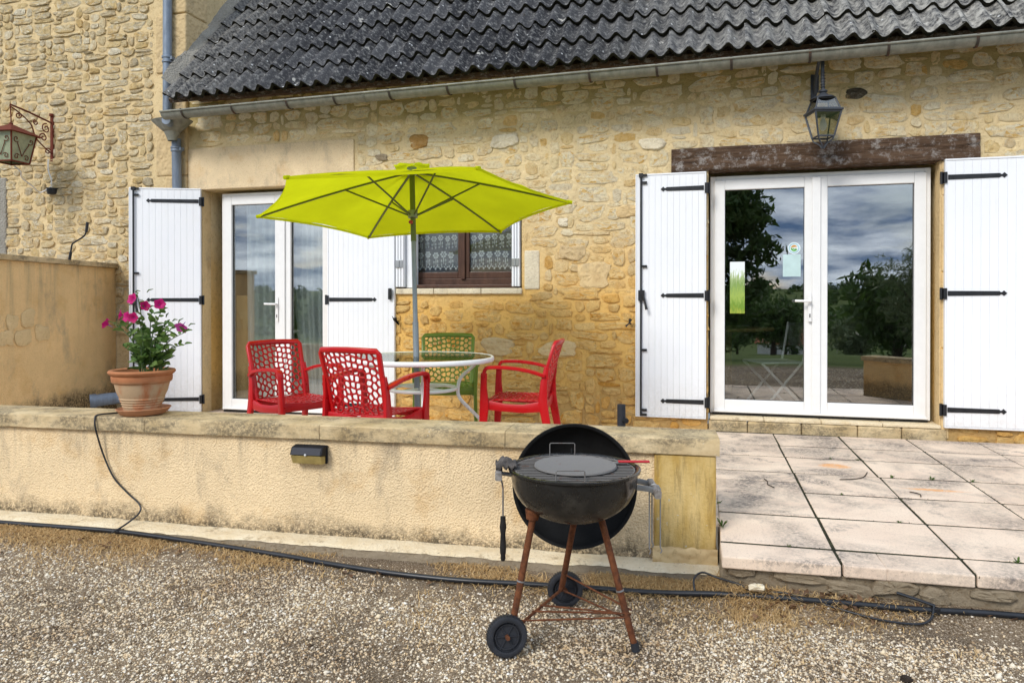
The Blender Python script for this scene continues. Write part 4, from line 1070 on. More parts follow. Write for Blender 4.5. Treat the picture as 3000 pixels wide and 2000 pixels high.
for k in range(6):
    A, B = tips[k], tips[(k + 1) % 6]
    def pan(u, v, A=A, B=B):
        s_ = .03 + .97 * v; e = 4 * u * (1 - u)
        r = s_ * (1 - .055 * e * s_ ** 2)
        P = HUB + r * (A.lerp(B, u) - HUB)
        arc = .055 * s_ * (1 - s_)            # slight bow of the rib
        P = P + PN * (arc - .030 * e * s_ * (1.2 - s_) - .012 * e * ns(u * 5 + k * 3, v * 3, 2) - .006 * e * ns(u * 14 + k * 7, v * 2, 5))
        return PP(P)
    MB().grid(pan, NU, NV).build('canopy_panel', M['lime'], pa, smooth=180)
    # hem
    T = tips[k]
    rib = MB().sweep([PP(HUB + (T - HUB) * s_ + PN * (.055 * s_ * (1 - s_) - .012)) for s_ in (.02, .2, .4, .6, .8, 1.0)], .007, .009, n=8)
    ro = rib.build('rib', M['pole_green'], pa, smooth=50)
    q = HUB + (T - HUB) * .43 + PN * (.055 * .43 * .57 - .015)
    MB().sweep([PP(axp(.31) + (T - HUB).normalized() * .03), PP(q)], .0065, n=8).build('strut', M['pole_green'], pa, smooth=50)
    MB().sweep([PP(T - (T - HUB) * .02 - PN * .006), PP(T + (T - HUB) * .012 - PN * .006)], .013, n=8).build('rib_pocket', M['lime'], pa, smooth=50)
    def hem(u, v, A=A, B=B):
        e = 4 * u * (1 - u); r = 1 - .055 * e
        P = HUB + r * (A.lerp(B, u) - HUB) + PN * (-.030 * e * .2) - PN * .018 * v
        return PP(P)
    MB().grid(hem, 12, 1).build('hem', M['lime'], pa, smooth=180)
def capf(u, v):
    a = 6.28318 * u; r = .02 + .105 * v; P = HUB + PN * (.045 - .025 * v + .012 * math.sin(a * 6) * v + .012 * math.sin(a * 2 + 1) * v) + r * (math.cos(a) * e1 + math.sin(a) * e2)
    return PP(P)
MB().grid(capf, 48, 6).build('vent_cap', M['lime'], pa, smooth=180)

# ------------------------------------------------------------------ moulded chairs
def clip(poly, p, n):      # keep side where (q-p).n <= 0
    out = []
    for i in range(len(poly)):
        a, b = poly[i], poly[(i + 1) % len(poly)]
        da = (a[0] - p[0]) * n[0] + (a[1] - p[1]) * n[1]; db = (b[0] - p[0]) * n[0] + (b[1] - p[1]) * n[1]
        if da <= 0: out.append(a)
        if da * db < 0:
            t = da / (da - db); out.append((a[0] + t * (b[0] - a[0]), a[1] + t * (b[1] - a[1])))
    return out
def ray_poly(poly, c, ang):
    d = (math.cos(ang), math.sin(ang)); best = 1e9
    for i in range(len(poly)):
        a, b = poly[i], poly[(i + 1) % len(poly)]; ex, ey = b[0] - a[0], b[1] - a[1]
        den = d[0] * ey - d[1] * ex
        if abs(den) < 1e-12: continue
        t = ((a[0] - c[0]) * ey - (a[1] - c[1]) * ex) / den; s_ = ((a[0] - c[0]) * d[1] - (a[1] - c[1]) * d[0]) / den
        if t > 0 and -1e-6 <= s_ <= 1 + 1e-6: best = min(best, t)
    return best
def web(domain, seeds, bar, mp):
    m_ = MB()
    for i, p in enumerate(seeds):
        cell = list(domain)
        for j, q in enumerate(seeds):
            if i == j: continue
            n = (q[0] - p[0], q[1] - p[1])
            if n[0] ** 2 + n[1] ** 2 > .06: continue
            cell = clip(cell, ((p[0] + q[0]) / 2, (p[1] + q[1]) / 2), n)
            if len(cell) < 3: break
        if len(cell) < 3: continue
        hole = list(cell)
        for k in range(len(cell)):
            a, b = cell[k], cell[(k + 1) % len(cell)]; e = (b[0] - a[0], b[1] - a[1]); L = math.hypot(*e)
            if L < 1e-6: continue
            n = (e[1] / L, -e[0] / L); hole = clip(hole, (a[0] - n[0] * bar, a[1] - n[1] * bar), n)
            if len(hole) < 3: break
        c = (sum(x for x, _ in cell) / len(cell), sum(y for _, y in cell) / len(cell))
        if len(hole) < 3: m_.add([mp(*q) for q in cell], [tuple(range(len(cell)))]); continue
        for _ in range(2):
            hole = [pt for k in range(len(hole)) for pt in ((.75 * hole[k][0] + .25 * hole[(k + 1) % len(hole)][0], .75 * hole[k][1] + .25 * hole[(k + 1) % len(hole)][1]), (.25 * hole[k][0] + .75 * hole[(k + 1) % len(hole)][0], .25 * hole[k][1] + .75 * hole[(k + 1) % len(hole)][1]))]
        c = (sum(x for x, _ in hole) / len(hole), sum(y for _, y in hole) / len(hole))
        angs = sorted([math.atan2(y - c[1], x - c[0]) for x, y in cell] + [math.atan2(y - c[1], x - c[0]) for x, y in hole[::2]])
        O = []; I = []
        for a in angs:
            ro, ri = ray_poly(cell, c, a), ray_poly(hole, c, a)
            if ro > 1e8 or ri > 1e8: ro = ri = 0
            O.append((c[0] + ro * math.cos(a), c[1] + ro * math.sin(a))); I.append((c[0] + ri * math.cos(a), c[1] + ri * math.sin(a)))
        n = len(angs); m_.add([mp(*q) for q in O] + [mp(*q) for q in I], [(k, (k + 1) % n, n + (k + 1) % n, n + k) for k in range(n)])
    return m_
def fan_seeds(c, r0, dr, sp, x0, x1, y0, y1, jit, seed):
    r = random.Random(seed); out = []; k = 0; R_ = r0
    while R_ < 1.0:
        n = max(3, int(2 * math.pi * R_ / sp))
        for j in range(n):
            a = 2 * math.pi * (j + .5 * (k % 2)) / n; x = c[0] + R_ * math.cos(a) + r.uniform(-jit, jit); y = c[1] + R_ * math.sin(a) + r.uniform(-jit, jit)
            if x0 < x < x1 and y0 < y < y1: out.append((x, y))
        R_ += dr; k += 1
    return out
def back_pt(y, v):         # y across, v height along the back 0..0.40
    t = v / .40; return (-.185 - .085 * t - .03 * t * t + .045 * (y / .21) ** 2 * .5, y * (1 - .0 * t), .425 + .385 * t)
def seat_pt(y, x):
    return (x, y, .437 - .020 * math.cos(y / .23 * 1.5) * math.cos((x + 0.0) / .24 * 1.4) + .012 * (x > .16) * (.16 - x) / .06)
back_web = web([(-.200, .012), (.200, .012), (.215, .392), (-.215, .392)], fan_seeds((0, -.03), .03, .039, .041, -.21, .21, .0, .40, .006, 4), .0046, back_pt)
seat_web = web([(-.215, -.19), (.215, -.19), (.222, .215), (-.222, .215)], fan_seeds((0, -.20), .04, .044, .047, -.22, .22, -.2, .22, .005, 9), .0048, lambda a, b: seat_pt(a, b))
def chair(label, mat, loc, deg, group):
    t = thing('garden_chair', label, 'chair', loc, math.radians(deg), group); t.scale = (.91, .94, 1)
    k = mat.name
    if k not in CH:
        d = {}
        d['backrest'] = back_web.mesh('backrest', mat, 60); d['seat'] = seat_web.mesh('seat', mat, 60)
        bf = MB()
        P = [back_pt(-.205, .0), back_pt(-.212, .2), back_pt(-.22, .385), back_pt(-.205, .402), back_pt(-.1, .406), back_pt(0, .408), back_pt(.1, .406), back_pt(.205, .402), back_pt(.22, .385), back_pt(.212, .2), back_pt(.205, .0)]
        bf.sweep(P, .013, .016, side=(1, 0, .25), n=8, sq=True); d['back_frame'] = bf.mesh('back_frame', mat, 50)
        sf = MB()
        for s_ in (-1, 1): sf.sweep([(.235, s_ * .232, .405), (.08, s_ * .236, .388), (-.05, s_ * .236, .384), (-.195, s_ * .230, .402)], [.034, .026, .028, .036], .012, side=(0, 0, 1), n=8, sq=True)
        sf.sweep([(.222, -.225, .408), (.236, 0, .400), (.222, .225, .408)], [.032, .024, .032], .012, side=(0, 0, 1), n=8, sq=True)
        sf.sweep([(-.192, -.22, .405), (-.195, 0, .392), (-.192, .22, .405)], [.036, .028, .036], .012, side=(0, 0, 1), n=8, sq=True)
        d['seat_frame'] = sf.mesh('seat_frame', mat, 50)
        for s_ in (-1, 1):
            d['leg', 'f', s_] = MB().sweep([(.262, s_ * .258, 0), (.244, s_ * .250, .22), (.232, s_ * .246, .40), (.236, s_ * .252, .52), (.232, s_ * .256, .615)], [.021, .026, .034, .024, .022], .015, side=(1, 0, 0), n=8, sq=True).mesh('leg', mat, 50)
            d['leg', 'r', s_] = MB().sweep([(-.285, s_ * .245, 0), (-.235, s_ * .240, .22), (-.195, s_ * .234, .42), (-.200, s_ * .230, .55), (-.222, s_ * .224, .66)], [.021, .027, .034, .026, .018], .015, side=(1, 0, 0), n=8, sq=True).mesh('leg', mat, 50)
            d['armrest', s_] = MB().sweep(catmull([(.234, s_ * .256, .595), (.225, s_ * .257, .635), (.19, s_ * .258, .652), (.05, s_ * .262, .652), (-.10, s_ * .258, .632), (-.205, s_ * .235, .600)], 4), .024, .012, side=(0, 1, 0), n=8, sq=True).mesh('armrest', mat, 50)
        CH[k] = d
    for key, me in CH[k].items():
        nm_ = key if isinstance(key, str) else key[0]
        place(nm_, me, t, solid=.008 if nm_ in ('backrest', 'seat') else 0)
    return t
CH = {}
GC = 'openwork resin chairs round the garden table'
chair('red openwork armchair beyond the table, turned towards the camera, by the glazed door', M['red'], (-2.755, -1.84, floor_z(-2.755)), -25, GC)
chair('red openwork armchair with its back right behind the low wall', M['red'], (-1.93, -2.28, floor_z(-1.93)), 80, GC)
chair('red openwork armchair seen from the side, to the right of the table', M['red'], (-1.195, -1.52, floor_z(-1.195)), 184, GC)
chair('olive green openwork armchair against the stone wall', M['green'], (-1.97, -0.90, floor_z(-1.97)), 287, GC)

# ------------------------------------------------------------------ flower pot, saucer and petunia on the coping
PX, PY, PZ = -3.05, -2.905, 0.6335
sc_ = MB().lathe([(0, .001), (.115, .001), (.128, .006), (.148, .030), (.154, .036), (.150, .038), (.140, .032), (.122, .014), (0, .012)], 48).build('saucer', M['saucer'], smooth=50, loc=(PX, PY, PZ), rot=(0, math.radians(-1.2), 0), scale=(.93, .93, 1))
tag(sc_, 'terracotta saucer under the flower pot on the coping', 'saucer')
pot = thing('flower_pot', 'large weathered terracotta flower pot on the low wall', 'flower pot', (PX - .01, PY, PZ + .014)); pot.scale = (.88, .88, 1)
prof = [(.0, 0), (.098, 0), (.108, .008)]
for k in range(4): prof += [(.112 + k * .006, .030 + k * .014), (.116 + k * .006, .034 + k * .014), (.114 + k * .006, .042 + k * .014)]
prof += [(.148, .115), (.158, .150), (.162, .165), (.170, .168), (.176, .174), (.179, .200), (.176, .206), (.184, .212), (.194, .220), (.197, .228), (.192, .236), (.178, .238), (.168, .232), (.160, .205), (.150, .15)]
MB().lathe(prof, 56).build('pot_body', M['terracotta'], pot, smooth=40)
MB().lathe([(0, .206), (.10, .208), (.163, .200)], 40).build('soil', M['soil'], pot, smooth=60)
pl = thing('petunia_plant', 'leafy petunia with magenta flowers growing in the terracotta pot', 'plant', (PX + .03, PY, PZ + .215))
leaf_vs = []
def leaf_mesh(w, cup):
    m_ = MB()
    def f(u, v):
        x = v; wd = w * math.sin(math.pi * min(1, v ** .8)) ** .8
        return ((u - .5) * 2 * wd, x, cup * abs(u - .5) * 2 - .18 * v * v)
    m_.grid(f, 2, 4); return m_.mesh('leaf', M['leaf'], 180)
LEAF = [leaf_mesh(.30, .12), leaf_mesh(.36, .16), leaf_mesh(.25, .08)]
def petunia_mesh(mat):
    m_ = MB(); N = 30
    def f(u, v):
        a = 6.28318 * u; lob = 1 + .10 * math.cos(5 * a) + .02 * math.cos(15 * a)
        r = (.10 + .90 * v) * lob; z = -.62 * (1 - v) ** 2 + .05 * math.cos(5 * a) * v + .04 * math.cos(10 * a + 1) * v
        return (r * math.cos(a), r * math.sin(a), z)
    m_.grid(f, N, 4); nf = len(m_.f)
    m_.lathe([(.10, -.62), (.05, -1.2), (.02, -1.5)], 8); m_.lathe([(0, -.50), (.10, -.52)], 8)
    me = m_.mesh('flower', mat, 180); me.materials.append(M['throat'])
    for i, p in enumerate(me.polygons):
        if i >= nf: p.material_index = 1
    return me
FL = [petunia_mesh(M['petal']), petunia_mesh(M['petal_pale'])]
def orient(d, tw=0.0): return (Vector(d).to_track_quat('Y', 'Z').to_matrix() @ Matrix.Rotation(tw, 3, 'Y')).to_euler()
rr = random.Random(5)
stems = [((-.225, -.02, .30), 0), ((-.155, -.02, .295), 0), ((-.045, -.03, .46), 0), ((-.02, -.04, .31), 0), ((.04, -.02, .36), 0), ((.115, -.02, .38), 0), ((.10, .02, .29), 0), ((.17, .0, .28), 0), ((.26, -.02, .25), 0), ((.22, .03, .18), 0), ((-.09, .05, .24), 0), ((.03, .06, .26), 0), ((-.10, -.06, .16), 0), ((.14, -.07, .15), 0), ((.02, -.08, .20), 0)]
for (tip, _) in stems:
    T = Vector(tip); B0 = Vector((T.x * .22, T.y * .3 + rr.uniform(-.03, .03), -.01)); mid = B0.lerp(T, .5) + Vector((-T.x * .18, 0, .05))
    P = catmull([B0, mid, T], 7)
    MB().sweep(P, [.0042 - .0024 * i / 14 for i in range(15)], n=6).build('stem', M['stem'], pl, smooth=60)
    for i in range(3, 15):
        for _ in range(1 if rr.random() < .8 else 2):
            a = rr.uniform(0, 6.283); q = i / 14; L = (.088 - .05 * q) * rr.uniform(.6, 1.25)
            d = Vector((math.cos(a), math.sin(a), rr.uniform(.1, 1.5)))
            place('leaf', rr.choice(LEAF), pl, loc=P[i], rot=orient(d, rr.uniform(-.9, .9)), scale=(L, L, L))
for k in range(26):
    a = rr.uniform(0, 6.283); q = rr.uniform(.02, .10); L = rr.uniform(.045, .08); d = Vector((math.cos(a), math.sin(a), rr.uniform(-.1, 1.2)))
    place('leaf', rr.choice(LEAF), pl, loc=(q * math.cos(a), q * math.sin(a), rr.uniform(0, .12)), rot=orient(d, rr.uniform(-.9, .9)), scale=(L, L, L))
fl_spots = [((-.055, -.06, .435), (-.1, -1, .35), .031, 0), ((-.075, -.08, .335), (-.3, -1, .2), .029, 0), ((-.025, -.085, .33), (.25, -1, .1), .029, 0), ((-.165, -.03, .345), (-.9, -.6, .2), .028, 0), ((-.262, -.03, .295), (-1, -.25, .55), .031, 0),
            ((.0, -.02, .395), (.9, -.5, .3), .028, 0), ((.105, -.03, .405), (.75, -.7, .25), .030, 0), ((.245, -.03, .275), (.1, -.75, -.6), .035, 1)]
for p, d, s_, m_ in fl_spots:
    place('flower', FL[m_], pl, loc=p, rot=Vector(d).to_track_quat('Z', 'Y').to_euler(), scale=(s_, s_, s_))
for (x, y, z) in ((.02, -.03, .47), (.05, -.04, .385), (.12, 0, .33), (.18, -.02, .31), (.21, -.01, .30), (.285, -.02, .285), (-.11, -.02, .40), (-.19, -.02, .33), (-.05, -.04, .47)):
    MB().sweep([(0, 0, 0), (.012, 0, .012), (.035, -.004, .012)], [.0025, .0045, .002], n=6).build('bud', M['stem'], pl, smooth=60, loc=(x, y, z), rot=(0, rr.uniform(-.5, .2), rr.uniform(-.6, .6)))

# ------------------------------------------------------------------ barbecue
KX, KY, KZ = -0.465, -3.63, 0.640
bq = thing('kettle_barbecue', 'sooty round kettle barbecue on rusty legs with its lid hung behind', 'barbecue', (KX, KY, 0))
def L3(x, y, z): return (x - KX, y - KY, z)
R = .236
bowl = [(.001, -.190)] + [(R * math.sin(a), -.190 + .190 * (1 - math.cos(a)) ** 1.0 if False else -.190 * math.cos(a) ** .82) for a in [math.pi / 2 * k / 14 for k in range(1, 14)]] + [(R, -.004), (R + .010, .002), (R + .011, .010), (R + .003, .013), (R - .006, .008), (R - .008, -.004)] + [((R - .008) * math.sin(a), -.182 * math.cos(a) ** .82) for a in [math.pi / 2 * k / 10 for k in range(9, -1, -1)]]
MB().lathe(bowl, 64, (0, 0, KZ)).build('bowl', M['enamel'], bq, smooth=50)
MB().lathe([((R - .010) * math.sin(a), KZ - .178 * math.cos(a) ** .82) for a in [math.pi / 2 * k / 12 for k in range(0, 12)]] + [(R - .010, KZ - .006)], 48).build('bowl_lining', M['soot'], bq, smooth=60)
GRZ = KZ + .004
gr = MB().sweep(ring(R - .012, GRZ, 56), .0035, n=6, closed=True).build('grate', M['grate'], bq, smooth=60)
ya = math.radians(14.9)
for k in range(19):
    t = -R + .022 + k * (2 * R - .044) / 18; hl = math.sqrt(max(0, (R - .012) ** 2 - t * t))
    c, s_ = math.cos(ya), math.sin(ya)
    MB().sweep([(-hl * c - t * s_, -hl * s_ + t * c, GRZ + .003), (hl * c - t * s_, hl * s_ + t * c, GRZ + .003)], .0024, n=5).build('bar', M['grate'], gr)
for t, hh in ((-.205, .036), (.195, .052)):
    c, s_ = math.cos(ya), math.sin(ya); w = .050
    f = lambda x, z: ((x - .03) * c - t * s_, (x - .03) * s_ + t * c, GRZ + z)
    MB().sweep([f(-w, 0), f(-w, hh), f(-w + .004, hh + .004), f(w - .004, hh + .004), f(w, hh), f(w, 0)], .0022, n=6).build('grate_handle', M['grate'], gr, smooth=60)
# lid hung vertically behind the bowl, hollow side to the camera
ld = MB(); LR = .252
capp = [(LR + .004, .004), (LR + .007, -.004), (LR, -.008)] + [(LR * math.cos(a), -.008 - .135 * math.sin(a)) for a in [math.pi / 2 * k / 12 for k in range(1, 13)]]
ld.lathe(capp, 64); ld.lathe([(LR + .004, .004), (LR - .006, 0)] + [((LR - .006) * math.cos(a), -.130 * math.sin(a)) for a in [math.pi / 2 * k / 12 for k in range(1, 13)]], 64)
lid = ld.build('lid', M['soot'], bq, smooth=60, loc=L3(-.515, -3.335, .500), rot=(math.radians(86), 0, math.radians(10)))
MB().sweep([(-.05, -.02, -.14), (-.05, -.02, -.165), (.05, -.02, -.165), (.05, -.02, -.14)], .011, n=8).build('lid_handle', M['black_wood'], lid, smooth=50)
MB().sweep([L3(-.515, -3.36, KZ + .01), L3(-.515, -3.40, KZ + .03), L3(-.515, -3.41, KZ - .03)], .004, n=6).build('lid_hook', M['soot'], bq, smooth=50)
# legs
legs = [((-.60, -3.72), (-.668, -3.785, .075)), ((-.470, -3.52), (-.560, -3.385, .085)), ((-.365, -3.645), (-.235, -3.652, .004))]
for (tx, ty), ft_ in legs:
    top = L3(tx, ty, KZ - .155)
    MB().sweep([top, L3(*ft_)], .0125, n=12).build('leg', M['rust'], bq, smooth=50)
    MB().sweep([L3(tx, ty, KZ - .135), L3(tx + (ft_[0] - tx) * .06, ty + (ft_[1] - ty) * .06, KZ - .17)], [.030, .022], n=12).build('leg_socket', M['rust'], bq, smooth=50)
MB().sweep([L3(-.239, -3.652, .03), L3(-.234, -3.652, .0)], .0155, n=12).build('foot_cap', M['rubber'], bq, smooth=50)
for f_ in (.56,):
    for (tx, ty), ft_ in (legs[0], legs[2]):
        a = Vector(L3(tx, ty, KZ - .155)); b = Vector(L3(*ft_)); p = a.lerp(b, f_); q = a.lerp(b, f_ + .012)
        MB().sweep([p, q], .0150, n=12).build('leg_collar', M['steel'], bq, smooth=50)
axle_d = Vector((-.108, -.40, 0)).normalized()      # axle line between the wheels
def wheel(c, ax):
    o = bpy.data.objects.new('wheel', None); COL.objects.link(o); o.parent = bq; o.location = L3(*c); o.rotation_euler = Vector(ax).to_track_quat('Z', 'Y').to_euler()
    MB().lathe([(.052, -.018), (.060, -.020), (.069, -.017), (.0725, -.008), (.0725, .008), (.069, .017), (.060, .020), (.052, .018)], 44, closed=True).build('tyre', M['rubber'], o, smooth=40)
    tr = MB()
    for k in range(44):
        a = 6.28318 * k / 44; c_, s_ = math.cos(a), math.sin(a); tr.sweep([(.073 * c_, .073 * s_, -.012), (.073 * c_, .073 * s_, .012)], .0018, n=4)
    tr.build('tread', M['rubber'], o)
    hb = MB().lathe([(.0, -.004), (.053, -.004), (.053, .004), (.0, .004)], 36); hb.lathe([(.040, -.010), (.044, -.010), (.044, .010), (.040, .010)], 36, closed=True)
    for k in range(6):
        a = 6.28318 * k / 6
        for zz in (-.006, .006): hb.sweep([(.008 * math.cos(a), .008 * math.sin(a), zz), (.05 * math.cos(a), .05 * math.sin(a), zz)], .0028, n=5)
    hb.build('rim', M['rubber'], o, smooth=40)
    MB().sweep([(0, 0, -.026), (0, 0, .026)], .008, n=10).build('axle_nut', M['rust'], o, smooth=40)
wheel((-.676, -3.812, .073), (.42, -.90, .10)); wheel((-.552, -3.345, .073), (.30, -.95, .05))
rods = [(legs[0][1], legs[1][1]), ((-.60, -3.74, .14), (-.255, -3.655, .135)), (legs[1][1], (-.252, -3.652, .11)), ((-.555, -3.40, .16), (-.25, -3.65, .145)), ((-.66, -3.78, .115), (-.26, -3.655, .12)), ((-.60, -3.60, .105), (-.25, -3.65, .13))]
for a, b in rods: MB().sweep([L3(*a), L3(*b)], .0035 if a is not legs[0][1] else .006, n=6).build('brace_rod', M['rust'], bq, smooth=50)
# handles
c, s_ = math.cos(ya), math.sin(ya)
def KL(r, t, z): return (r * c - t * s_, r * s_ + t * c, z)     # r: picture right, t: away
for t in (-.055, .045):
    MB().sweep([KL(R - .01, t, KZ - .052), KL(R + .03, t, KZ - .058), KL(R + .062, t, KZ - .066)], .012, .0025, side=(0, 0, 1), n=6).build('handle_bracket', M['steel'], bq, smooth=50)
MB().sweep([KL(R + .062, -.085, KZ - .072), KL(R + .062, .07, KZ - .066)], .016, .013, n=8, sq=True).build('side_handle', M['grey_wood'], bq, smooth=50)
MB().sweep([KL(-R - .045, -.075, KZ - .006), KL(-R - .045, .06, KZ - .004)], .015, .013, n=8, sq=True).box(*[0] * 6) if False else MB().sweep([KL(-R - .045, -.075, KZ - .010), KL(-R - .045, .06, KZ - .006)], .015, .013, n=8, sq=True).build('side_handle', M['grey_wood'], bq, smooth=50)
MB().sweep([KL(-R + .01, 0, KZ - .02), KL(-R - .05, 0, KZ - .012)], .008, n=6).build('handle_bracket', M['steel'], bq, smooth=50)
rg = MB()
rg.grid(lambda u, v: KL(-R - .055 + .075 * u + .01 * ns(u * 4, v * 4, 1), -.05 + .11 * v, KZ + .018 + .022 * math.sin(math.pi * u) * math.sin(math.pi * v) + .014 * ns(u * 7, v * 7, 6)), 14, 14)
rag = rg.build('rag', M['rag'], smooth=180, solid=.006, loc=(KX, KY, 0)); tag(rag, 'dirty crumpled cloth draped on the barbecue side handle', 'cloth')
gd = thing('griddle_plate', 'flat round grey griddle plate with red handle lying on the grill', 'griddle', (KX, KY, GRZ + .0062))
MB().lathe([(0, .0), (.150, .0), (.154, .004), (.152, .010), (.146, .0085), (0, .0075)], 56, (.005 * 1, .0, 0)).build('plate', M['griddle'], gd, smooth=50)
MB().sweep([KL(.145, .03, .008), KL(.175, .034, .012)], .008, .003, side=(0, 1, 0), n=6).build('handle_neck', M['steel'], gd, smooth=50)
for t in (.030, .040): MB().sweep([KL(.17, t, .012), KL(.29, t + .008, .010)], .0042, n=8).build('handle_grip', M['red_handle'], gd, smooth=50)
bh = thing('grill_brush', 'grill tool with black turned handle hanging from the barbecue handle', 'brush', KL(-R - .035, -.04, KZ - .02)); bh.location = Vector(KL(-R - .035, -.04, 0)) + Vector((KX, KY, KZ - .028))
MB().sweep([(0, 0, 0), (.006, 0, -.03), (.006, 0, -.14)], .0032, n=6).build('twisted_wire', M['grate'], bh, smooth=50)
MB().lathe([(0, -.30), (.007, -.298), (.010, -.288), (.008, -.278), (.011, -.27), (.012, -.25), (.009, -.20), (.013, -.175), (.010, -.15), (.010, -.135), (0, -.133)], 14, (.006, 0, 0)).build('handle', M['black_wood'], bh, smooth=60)
tg = thing('skewers', 'thin steel skewers hanging from the barbecue side handle', 'skewers'); tg.location = Vector(KL(R + .062, -.02, 0)) + Vector((KX, KY, KZ - .062))
for k, (dx, dy, ln) in enumerate(((-.018, -.02, .22), (-.010, .01, .205), (.022, -.015, .215))):
    MB().sweep([(dx * .6, dy, .014), (dx, dy, .0), (dx, dy, -ln), (dx + .006, dy, -ln - .012), (dx + .001, dy, -ln - .022)], .0026, n=5).build('skewer', M['steel'], tg, smooth=50)
MB().sweep([(.018 * math.cos(a), -.02 + .0 * a, .018 * math.sin(a)) for a in [6.283 * k / 16 for k in range(16)]], .0016, n=5, closed=True).build('wire_ring', M['steel'], tg)

# ------------------------------------------------------------------ solar lamp on the low wall
sl = thing('solar_wall_lamp', 'black solar wall lamp with amber lens on the roughcast wall', 'lamp'); sl.parent = None
sl.location = Vector((0.066, -2.85, 0)) + Matrix.Rotation(WA, 3, 'Z') @ Vector((-2.035, .026, .475)); sl.rotation_euler = (0, 0, WA)
MB().box(-.092, .092, -.012, .002, -.046, .050).build('back_plate', M['solar_black'], sl, bevel=.006)
MB().poly([(-.088, -.012, -.004), (-.088, -.072, .006), (-.088, -.052, .044), (-.088, -.012, .050)], (.176, 0, 0)).build('housing', M['solar_black'], sl, bevel=.004)
MB().poly([(-.080, -.0722, .010), (.080, -.0722, .010), (.080, -.0545, .0425), (-.080, -.0545, .0425)], (0, -.0015, -.001)).build('solar_panel', M['solar_panel'], sl)
MB().poly([(-.084, -.012, -.005), (-.084, -.070, .004), (-.084, -.046, -.042), (-.084, -.012, -.044)], (.166, 0, 0)).build('lens', M['led_lens'], sl, bevel=.002)
MB().lathe([(0, .006), (.005, .004), (.006, 0)], 12).build('motion_sensor', M['bulb'], sl, smooth=60, loc=(0, -.0725, .008), rot=(math.radians(70), 0, 0))

# ------------------------------------------------------------------ wall lantern over the glazed doors
LX, LY = 0.897, -0.30
ln = thing('wall_lantern', 'grey four sided lantern on a bent arm above the oak beam', 'lantern', (LX, LY, 2.45), math.radians(14))
def frus(z0, w0, z1, w1, t, m_=None):     # four corner bars of a tapering box
    m_ = m_ or MB()
    for sx in (-1, 1):
        for sy in (-1, 1): m_.sweep([(sx * w0, sy * w0, z0), (sx * w1, sy * w1, z1)], t, n=6)
    for z, w in ((z0, w0), (z1, w1)): m_.sweep([(-w, -w, z), (w, -w, z), (w, w, z), (-w, w, z)], t, n=6, closed=True)
    return m_
def panes(z0, w0, z1, w1, parent, mat, name='pane'):
    for k in range(4):
        a = math.pi / 2 * k; c, s_ = math.cos(a), math.sin(a)
        P = [(-w0, -w0, z0), (w0, -w0, z0), (w1, -w1, z1), (-w1, -w1, z1)]
        MB().poly([(x * c - y * s_, x * s_ + y * c, z) for x, y, z in P], (-.002 * s_ * -1 * 0, 0.0, 0.002)).build(name, mat, parent)
frus(.085, .060, .265, .098, .007).build('body_frame', M['pewter'], ln, smooth=40)
panes(.088, .059, .262, .096, ln, M['lantern_glass'])
MB().poly([(-.112, -.112, .270), (.112, -.112, .270), (.112, .112, .270), (-.112, .112, .270)], (0, 0, .018)).build('collar', M['pewter'], ln, bevel=.006)
frus(.290, .092, .375, .066, .006).build('crown_frame', M['pewter'], ln, smooth=40)
panes(.292, .090, .373, .065, ln, M['lantern_glass'])
MB().lathe([(.098, .375), (.080, .392), (.045, .405), (.022, .425), (.034, .436), (.030, .447), (.012, .455)], 20).build('cap', M['pewter'], ln, smooth=50)
cg = MB()
for sx in (-1, 1):
    for sy in (-1, 1): cg.sweep(catmull([(sx * .058, sy * .058, .082), (sx * .050, sy * .050, .058), (sx * .020, sy * .020, .030), (sx * .006, sy * .006, .0)], 3), .006, n=6)
cg.build('tail_scrolls', M['pewter'], ln, smooth=50)
MB().lathe([(.0, .26), (.016, .258), (.018, .235), (.012, .232), (.026, .19), (.027, .165), (.016, .14), (0, .132)], 16).build('bulb', M['bulb'], ln, smooth=60)
arm = MB().sweep(catmull([(0, 0, .44), (-.005, .0, .60), (0, .01, .69), (.01, .06, .735), (.03, .15, .72), (.04, .24, .60), (.055, .29, .50)], 5), .014, n=10)
for z in np.arange(.47, .60, .022): arm.lathe([(.014, -.004), (.020, 0), (.014, .004)], 12, (-.002, 0, float(z)))
arm.build('arm', M['pewter'], ln, smooth=50)
MB().box(.02, .09, .285, .300, .40, .66).build('wall_plate', M['pewter'], ln, bevel=.006)

# ------------------------------------------------------------------ wrought lantern on the taller house
QX = -6.83
wl_ = thing('wrought_lantern', 'rust red wrought iron lantern with frosted panes hanging at the left edge', 'lantern', (QX, -0.51, 2.685), math.radians(5)); wl_.scale = (.93, .93, .93)
frus(.0, .118, .315, .165, .009).build('body_frame', M['rust_red'], wl_, smooth=40)
panes(.004, .116, .312, .163, wl_, M['frosted'])
rf = MB(); w = .215
rf.add([(-w, -w, .305), (w, -w, .305), (w, w, .305), (-w, w, .305), (0, 0, .425)], [(0, 1, 4), (1, 2, 4), (2, 3, 4), (3, 0, 4), (0, 3, 2, 1)]); rf.build('roof', M['rust_red'], wl_)
def spiral(cx, cz, r, turns, a0, sgn=1, n=16): return [(cx + (r * (1 - .75 * k / n)) * math.cos(a0 + sgn * turns * 6.283 * k / n), cz + (r * (1 - .75 * k / n)) * math.sin(a0 + sgn * turns * 6.283 * k / n)) for k in range(n + 1)]
